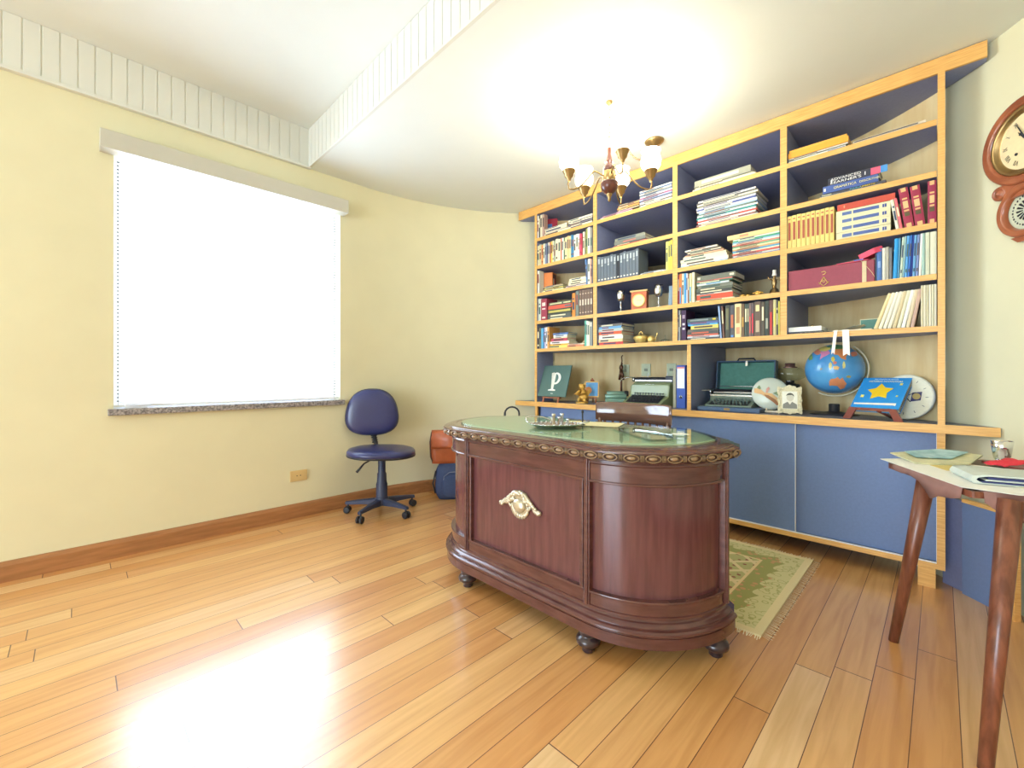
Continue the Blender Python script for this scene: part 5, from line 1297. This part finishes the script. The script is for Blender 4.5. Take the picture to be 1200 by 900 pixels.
for k in range(7): mb.M = Tm(-.065 - k * .003, .243, .50 + k * .018); mb.lathe([(.020, 0), (.025, .004), (.025, .008), (.020, .012)], M_blk, 14)
mb.M = Matrix.Identity(4); mb.build('back_support', t)
MB().box(-.07, .07, -.09, .07, .425, .45, M_blk).build('tilt_mechanism', t, bevel=.006)
MB().tube([(-.05, -.05, .43), (-.12, -.10, .40), (-.17, -.13, .345)], [.006, .006, .010], M_blk, 8).build('adjust_lever', t)
MB().lathe([(.042, .09), (.042, .22), (.036, .24), (.034, .30), (.028, .31), (.028, .43)], M_chb, 20).build('gas_column', t)
MB().lathe([(.050, .065), (.052, .11), (.044, .125)], M_chb, 20).build('hub', t)
crot = math.degrees(AZ) - 90 + 14
for (a_u, a_v) in ((1.455, 3.22), (1.41, 2.92), (1.70, 2.80), (1.915, 3.02), (1.76, 3.29)):
    dx, dy = a_u - cu_, a_v - cv_; a = math.atan2(dy, dx) - math.radians(crot); R0 = .255
    mb = MB(); mb.M = Rz(math.degrees(a))
    vs = []
    for x, w_, z0, z1 in ((.03, .026, .062, .115), (.14, .020, .070, .105), (R0, .016, .068, .090), (R0 + .018, .012, .066, .088)):
        vs += [(x, -w_, z0), (x, w_, z0), (x, w_, z1 - .006), (x, w_ * .5, z1), (x, -w_ * .5, z1), (x, -w_, z1 - .006)]
    mb.add(vs, [(6 * i + j, 6 * i + (j + 1) % 6, 6 * (i + 1) + (j + 1) % 6, 6 * (i + 1) + j) for i in range(3) for j in range(6)] + [(0, 1, 2, 3, 4, 5), (23, 22, 21, 20, 19, 18)], M_chb)
    arm = mb.build('base_arm', t)
    mb = MB(); mb.M = Rz(math.degrees(a)) @ Tm(R0, 0, 0); mb.tube([(0, 0, .03), (0, 0, .072)], .007, M_blk, 8)
    for s in (-1, 1):
        M0 = mb.M; mb.M = M0 @ Tm(.006, s * .006, .026) @ Rx(-90 * s); mb.lathe([(.020, 0), (.026, .003), (.026, .014), (.018, .018)], M_blk, 18); mb.M = M0
    mb.build('castor', t)

# ------------------------------------------------------------------ rug
t = thing('fringed_rug', 'olive green and cream patterned rug with pale fringe under the desk chair', 'rug', (2.43, 1.30, 0), 0)
MB().box(-.5, .5, -.79, .79, .0005, .008, M_rug).build('pile', t)
mb = MB(); fr = cm('F6ECC8'); rr = random.Random(2)
def fringe_line(x0, y0, dx, dy, L, nx, ny, step=.0085, ln=.035):
    k = int(L / step)
    for i in range(k):
        x = x0 + dx * i * step; y = y0 + dy * i * step; l_ = ln * rr.uniform(.7, 1.15); j = rr.uniform(-.008, .008)
        mb.add([(x, y, .0075), (x + dx * .005, y + dy * .005, .006), (x + nx * l_ + dx * (j + .003), y + ny * l_ + dy * (j + .003), .002), (x + nx * l_ + dx * j, y + ny * l_ + dy * j, .002)], [(0, 1, 2, 3)], fr)
fringe_line(.5, -.79, 0, 1, 1.58, 1, 0); fringe_line(-.5, -.79, 0, 1, 1.58, -1, 0, ln=.028)
fringe_line(-.5, -.79, 1, 0, 1.0, 0, -1, step=.006, ln=.034)
tag(mb.build('fringe', t), 'cream cotton fringe', kind='stuff')

# ------------------------------------------------------------------ side table at the right
TT = .700
t = thing('side_table', 'small brown side table with splayed tapered legs covered in papers', 'table', (2.15, -.17, 0))
TO = (-2.15, .17, 0)
top = [(1.905, -.066), (2.29, .150), (2.42, .12), (2.66, -.13), (2.60, -.32), (2.14, -.475), (2.09, -.46)]
MB().prism(top, .680, TT, M_leg, mat('dark_table_top', (84, 52, 42), .35, coat=.3)).build('tabletop', t, loc=TO, bevel=.007)
for (fx, fy), (tx, ty) in (((2.275, .133), (2.195, .035)), ((1.70, -.084), (1.925, -.145)), ((2.60, -.34), (2.50, -.24)), ((2.08, -.58), (2.14, -.42))):
    MB().tube([(fx, fy, 0), (fx + (tx - fx) * .5, fy + (ty - fy) * .5, .34), (tx, ty, .684)], [.016, .0215, .0275], M_leg, 20).build('leg', t, loc=TO)
cl = mat('brown_felt', (150, 112, 104), .9, noise=.08, nscale=30)
mb = MB()
def hem(P0, P1, dr, out=1):
    P0 = Vector((*P0, 0)); P1 = Vector((*P1, 0)); dd = P1 - P0; nn = Vector((-dd.y, dd.x, 0)).normalized() * out; vs = []; k = len(dr)
    for i, h_ in enumerate(dr):
        p = P0 + dd * (i / (k - 1)); w_ = .005 + .003 * math.sin(i * 2.1)
        vs += [tuple(p - nn * .02 + Vector((0, 0, TT + .001))), tuple(p + nn * w_ + Vector((0, 0, TT + .001))), tuple(p + nn * (w_ + .004) + Vector((0, 0, TT - h_)))]
    mb.add(vs, [(3 * i + j, 3 * i + 3 + j, 3 * i + 4 + j, 3 * i + 1 + j) for i in range(k - 1) for j in range(2)], cl, True)
hem((1.93, -.052), (2.25, .128), [.030, .040, .046, .050, .068, .050, .024, .016, .012, .018, .016, .006])
hem((1.915, -.09), (2.0, -.26), [.03, .06, .08, .085, .07, .04], -1)
o = mb.build('felt_cover'); o.location = (0, 0, 0); tag(o, 'brown felt cloth drooping over the window-side edge of the side table', 'cloth')
so = o.modifiers.new('thick', 'SOLIDIFY'); so.thickness = .003; so.offset = 1


def sheet(name, label, cat, pts, z, m, th=.0012, group=None, lift=None):
    c = (sum(p[0] for p in pts) / len(pts), sum(p[1] for p in pts) / len(pts))
    mb = MB(); P = [(x - c[0], y - c[1]) for x, y in pts]; mb.prism(P, 0, th, m)
    o = mb.build(name, loc=(c[0], c[1], z)); tag(o, label, cat, group); return o


def sheet3(name, label, cat, pts, m, th=.0012):
    c = (sum(p[0] for p in pts) / len(pts), sum(p[1] for p in pts) / len(pts)); zc = sum(p[2] for p in pts) / len(pts)
    n = len(pts); vs = [(0, 0, 0)] + [(x - c[0], y - c[1], z - zc) for x, y, z in pts]
    mb = MB(); mb.add(vs, [(0, 1 + i, 1 + (i + 1) % n) for i in range(n)], m)
    o = mb.build(name, loc=(c[0], c[1], zc)); tag(o, label, cat); so = o.modifiers.new('thick', 'SOLIDIFY'); so.thickness = th; so.offset = 0; return o


sheet('white_sheet', 'large white paper sheet overhanging the window-side corner of the side table', 'paper', [(1.93, -.045), (2.345, .178), (2.47, .07), (2.40, -.30), (2.05, -.40), (1.915, -.16)], TT + .0035, M_white, .0015)
mapm = mat('printed_map_paper', (224, 218, 178), .6, rgb2=(196, 196, 160), nscale=14)
sheet3('leaflet_map', 'pale folded map lying across the large white sheet', 'map', [(2.30, .07, TT + .008), (2.47, .155, TT + .016), (2.60, .0, TT + .03), (2.58, -.12, TT + .026), (2.40, -.08, TT + .012), (2.33, .0, TT + .008)], mapm, .005)
sheet3('open_brochure', 'pale blue brochure on top of the folded map', 'brochure', [(2.38, .07, TT + .022), (2.48, .11, TT + .028), (2.58, -.0, TT + .038), (2.57, -.08, TT + .036), (2.43, -.03, TT + .022)], mat('brochure_print', (186, 216, 220), .5, rgb2=(130, 176, 184), nscale=22), .002)
sheet('yellow_leaflet', 'small yellow and green leaflet sticking out under the map', 'leaflet', [(2.22, -.015), (2.31, .03), (2.36, -.03), (2.27, -.07)], TT + .0053, cm('DCC87C'), .001)
# folded newspaper
t = thing('folded_newspaper', 'rolled over newspaper with dark blue printing at the front of the side table', 'newspaper', (2.14, -.21, TT + .0068), -74)
mb = MB(); nw = mat('newsprint', (206, 214, 206), .8, noise=.06, nscale=40); nb = mat('newsprint_blue_print', (60, 66, 112), .8)
ZN = 1.5
sec = [(-.11, .0), (-.115, .008), (-.11, .018), (-.09, .022), (.12, .020), (.12, .018), (-.088, .018), (-.103, .014), (-.106, .009), (-.10, .004), (.12, .003), (.12, 0)]
def sect(mb, P, x0, x1, m):
    n = len(P); vs = [(y, x0, z) for y, z in P] + [(y, x1, z) for y, z in P]
    mb.add(vs, [(i, (i + 1) % n, n + (i + 1) % n, n + i) for i in range(n)], m, False); mb.add(vs, [tuple(range(n)), tuple(range(n, 2 * n))[::-1]], m)
sect(mb, sec, -.20, .20, nw); mb.build('outer_fold', t)
mb = MB(); mb.box(-.098, .125, -.203, .203, .003, .0065, nb); mb.box(-.092, .118, -.198, .198, .0075, .011, nw); mb.box(-.088, .125, -.203, .203, .0115, .0165, nb); mb.build('inner_pages', t)
t.scale = (1.5, .42, 1.35)
sheet('cream_leaflet', 'cream leaflet under the newspaper at the clock side of the table', 'leaflet', [(2.0, -.2), (2.10, -.12), (2.30, -.40), (2.12, -.44)], TT + .0052, cm('F0E8C8'), .0012).location.z = TT + .0052
t = thing('red_cloth', 'crumpled red cloth on top of the newspaper beside the silver cup', 'cloth', (2.30, -.20, TT + .038), -50)
mb = MB(); nx_, ny_ = 10, 6; vs = []
for i in range(nx_ + 1):
    for j in range(ny_ + 1):
        x = -.09 + .18 * i / nx_; y = -.035 + .07 * j / ny_; vs.append((x, y, .004 + .016 * math.exp(-((x + .02) / .04) ** 2) + .004 * math.sin(i * 1.7 + j)))
mb.add(vs, [(i * (ny_ + 1) + j, (i + 1) * (ny_ + 1) + j, (i + 1) * (ny_ + 1) + j + 1, i * (ny_ + 1) + j + 1) for i in range(nx_) for j in range(ny_)], mat('red_fabric', (218, 52, 66), .7), True)
o = mb.build('fabric', t); so = o.modifiers.new('thick', 'SOLIDIFY'); so.thickness = .004
t = thing('blue_cloth', 'blue folded cloth touching the red cloth at the picture edge', 'cloth', (2.26, -.30, TT + .038), -40)
mb = MB(); rbox(mb, .09, .06, .016, mat('royal_blue_fabric', (66, 84, 168), .7)); mb.build('fabric', t)
t = thing('brown_notebook', 'flat brown leather notebook under the silver cup', 'notebook', (2.49, -.19, TT + .0065), 40)
MB().box(-.09, .06, -.05, .05, 0, .009, mat('brown_leather_cover', (122, 62, 50), .5)).build('cover', t, bevel=.002)
t = thing('silver_cup', 'small shiny silver cup standing behind the papers on the side table', 'cup', (2.475, -.165, TT + .016))
t.scale = (1.15, 1.15, 1.3)
MB().lathe([(.020, 0), (.021, .003), (.017, .008), (.021, .022), (.024, .045), (.027, .066), (.0255, .066), (.022, .04), (.016, .012), (0, .010)], mat('bright_silver', (225, 225, 228), .08, metal=1.0), 28, caps=False).build('body', t)

# ------------------------------------------------------------------ wall clock on the curved wall
px, py = 2.846, -.24
n_ = Vector((CU - px, CV - py, 0)).normalized(); p = Vector((CU, CV, 0)) - n_ * (RW - .012)
ang = math.degrees(math.atan2(n_.y, n_.x)) + 90
t = thing('wall_clock', 'round wooden drop case wall clock with roman numerals beside the bookcase', 'clock', (p.x, p.y, 2.063), ang)
cwd = mat('cherry_clock_wood', (172, 98, 62), .3, coat=.5, nscale=8, rgb2=(140, 74, 46))
def ringf(R1, R0, zc, m, y0=0.0, name='ring'):
    mb = MB(); mb.M = Tm(0, 0, zc) @ Rx(90)
    w_ = R1 - R0
    mb.lathe([(R1, 0), (R1, .018), (R1 - w_ * .12, .030), (R1 - w_ * .35, .036), (R1 - w_ * .5, .030), (R1 - w_ * .62, .034), (R1 - w_ * .85, .026), (R0, .014), (R0, .010)], m, 56, caps=False); return mb.build(name, t)
ringf(.188, .142, 0, cwd, name='case_ring')
mb = MB(); mb.M = Rx(90); mb.lathe([(.143, .022), (.147, .024), (.143, .028), (.132, .022), (.126, .012), (.120, .010)], M_brass, 56, caps=False); mb.build('bezel', t)
mb = MB(); mb.M = Rx(90); mb.lathe([(.150, .0), (.150, .010)], cm('EED9AC'), 56); mb.build('dial', t)
mb = MB()
for k, s in enumerate(['XII', 'I', 'II', 'III', 'IIII', 'V', 'VI', 'VII', 'VIII', 'IX', 'X', 'XI']):
    a = k * PI / 6; cx, cz = .094 * math.sin(a), .094 * math.cos(a)
    letters(s, .028, cm('4C4640'), 'numeral', t, (cx, -.0108, cz), (PI / 2, -(-a) if False else 0, 0), depth=.0004, width=min(.03, .007 * len(s))).rotation_euler = (PI / 2, a, 0)
mb.tube([(0, -.014, 0), (-.022, -.014, .028), (-.034, -.014, .044)], [.004, .003, .0012], M_blk, 6).ball((-.026, -.014, .033), .006, .001, .007, M_blk, 10, 6); mb.build('hour_hand', t)
mb = MB(); mb.tube([(.0, -.016, 0), (-.030, -.016, .062), (-.040, -.016, .082)], [.003, .0025, .001], M_blk, 6); mb.build('minute_hand', t)
MB().lathe([(.006, 0), (.006, .003)], M_blk, 12).build('keyhole', t, loc=(-.045, -.0105, -.045), rot=(PI / 2, 0, 0))
ringf(.118, .082, -.300, cwd, name='pendulum_ring')
mb = MB(); mb.M = Tm(0, 0, -.300) @ Rx(90); mb.lathe([(.086, 0), (.086, .008)], cm('C9CDB4'), 48); mb.build('pendulum_glass', t)
mb = MB()
for k in range(16):
    a = k * PI / 8; c, s = math.cos(a), math.sin(a)
    mb.tube([(.020 * c, -.009, -.300 + .020 * s), (.044 * c, -.009, -.300 + .044 * s)], [.002, .005], M_blk, 5)
for k in range(30):
    a = k * PI / 15; mb.ball((.064 * math.cos(a), -.009, -.300 + .064 * math.sin(a)), .004, .001, .003 + .002 * (k % 2), M_blk, 7, 5)
mb.build('painted_rosette', t)
mb = MB(); mb.plate([(-.10, -.15), (.10, -.15), (.085, -.235), (-.085, -.235)], -.022, .022, cwd); mb.build('waist', t, bevel=.003)
for s in (-1, 1):
    mb = MB(); mb.M = Tm(s * .112, 0, -.19) @ Rx(90); mb.lathe([(.032, 0), (.032, .02), (.026, .028), (.022, .022), (.016, .022), (.010, .030), (0, .032)], cwd, 28); mb.build('roundel', t)
MB().plate([(-.06, -.41), (.06, -.41), (.03, -.435), (-.03, -.435)], -.02, .02, cwd).build('bottom_block', t, bevel=.003)

# ------------------------------------------------------------------ chandelier
HX, HY = 2.136, 1.34
t = thing('chandelier', 'brass and wood chandelier with five lit glass shades hanging over the desk', 'chandelier', (HX, HY, 0))
MB().lathe([(.0, CL), (.02, CL), (.02, CL - .008), (.01, CL - .018), (.004, CL - .022)], M_brass, 16, caps=False).build('ceiling_hook', t)
mb = MB(); zz = CL - .02; i = 0
while zz > 2.40:
    mb.M = Tm(0, 0, zz) @ Rz(90 * (i % 2)); mb.tube([(.007 * math.cos(a), 0, -.014 + .013 * math.sin(a)) for a in [q * PI / 5 for q in range(10)]], .0018, M_brass, 5, closed=True); zz -= .022; i += 1
mb.build('chain', t)
MB().lathe([(.004, 2.40), (.016, 2.392), (.020, 2.375), (.014, 2.355), (.008, 2.345), (.008, 2.30), (.016, 2.27), (.022, 2.262)], cm('E0CCA0'), 20).build('neck', t)
MB().lathe([(.010, 2.345), (.009, 2.31), (.018, 2.275), (.026, 2.262), (.018, 2.252), (.030, 2.24), (.036, 2.225), (.026, 2.212)], M_dkwood, 24).build('upper_turning', t)
MB().lathe([(.026, 2.215), (.036, 2.21), (.038, 2.165), (.034, 2.155)], M_brass, 24).build('arm_collar', t)
MB().lathe([(.030, 2.156), (.046, 2.150), (.050, 2.142), (.046, 2.136), (.049, 2.128), (.044, 2.110), (.030, 2.092), (.016, 2.082)], M_dkwood, 28).lathe([(.018, 2.083), (.014, 2.072), (.008, 2.064), (.010, 2.052), (.004, 2.040), (0, 2.038)], M_brass, 18).build('bottom_finial', t)
for aX in (-4, 60, 118, 184, -86):
    A_ = math.radians(aX); dX, dD = math.cos(A_), math.sin(A_)   # across / away from the camera
    du = dD * CA + dX * SA; dv = dD * SA - dX * CA; a = math.degrees(math.atan2(dv, du)); R0 = .232
    mb = MB(); mb.M = Rz(a)
    pts = []
    for k in range(15):
        f = k / 14; x = .03 + (R0 - .03) * f
        z = 2.19 + .035 * math.sin(f * PI * .55) * (1 if f < .5 else 1) - .0
        pts.append((x, 0, 2.185 + .03 * math.sin(min(1, f / .4) * PI * .5) * (1 - max(0, (f - .25) / .75)) - .085 * math.sin(max(0, (f - .3) / .7) * PI * .62) + 0))
    pts += [(R0 + .006, 0, 2.135), (R0, 0, 2.160)]
    mb.tube(pts, .0045, M_brass, 8); arm = mb.build('arm', t)
    mb = MB(); mb.M = Rz(a) @ Tm(R0, 0, 0)
    mb.lathe([(.007, 2.148), (.012, 2.158), (.014, 2.166), (.024, 2.174), (.026, 2.190), (.031, 2.194), (.033, 2.204), (.038, 2.207), (.036, 2.211), (.028, 2.206)], M_brass, 24, caps=False); mb.build('cup', arm)
    mb = MB(); mb.M = Rz(a) @ Tm(R0, 0, 0)
    mb.lathe([(.026, 2.200), (.036, 2.212), (.052, 2.235), (.056, 2.262), (.050, 2.290), (.046, 2.305), (.054, 2.322), (.052, 2.322), (.044, 2.305), (.047, 2.288), (.053, 2.262), (.049, 2.238), (.026, 2.206)], M_shade, 32, caps=False); mb.build('glass_shade', arm)
    l = bpy.data.lights.new('bulb_light', 'POINT'); l.energy = BULB_W; l.color = (1.0, .95, .80); l.shadow_soft_size = .03
    lo = bpy.data.objects.new('bulb_light', l); COL.objects.link(lo); lo.parent = t
    q = Rz(a) @ Vector((R0, 0, 2.345)); lo.location = q
# ceiling rose with swagged chain
t = thing('ceiling_rose', 'brass ceiling cup with a swagged chain running to the chandelier hook', 'ceiling fitting', (2.70, 1.35, 0))
MB().lathe([(.055, CL), (.062, CL - .006), (.058, CL - .014), (.044, CL - .022), (.040, CL - .028), (.016, CL - .036), (.010, CL - .05), (0, CL - .052)], M_brass, 32).build('cup', t)
mb = MB(); a0 = Vector((0, 0, CL - .05)); b0 = Vector((HX - 2.70 + .01, HY - 1.35, CL - .03)); k = 30
for i in range(k):
    f = (i + .5) / k; p_ = a0.lerp(b0, f) - Vector((0, 0, .17 * 4 * f * (1 - f))); g_ = b0 - a0; sl = math.degrees(math.atan2(-(g_.z) + .17 * 4 * (1 - 2 * f), abs(g_.x)))
    mb.M = Tm(*p_) @ Ry(-sl) @ Rx(90 * (i % 2)); mb.tube([(.012 * math.cos(q), .006 * math.sin(q), 0) for q in [w_ * PI / 4 for w_ in range(8)]], .0017, M_brass, 4, closed=True)
mb.M = Matrix.Identity(4); mb.build('swag_chain', t)

# a shape name never carries a number word: uprights and piles above keep their own labels
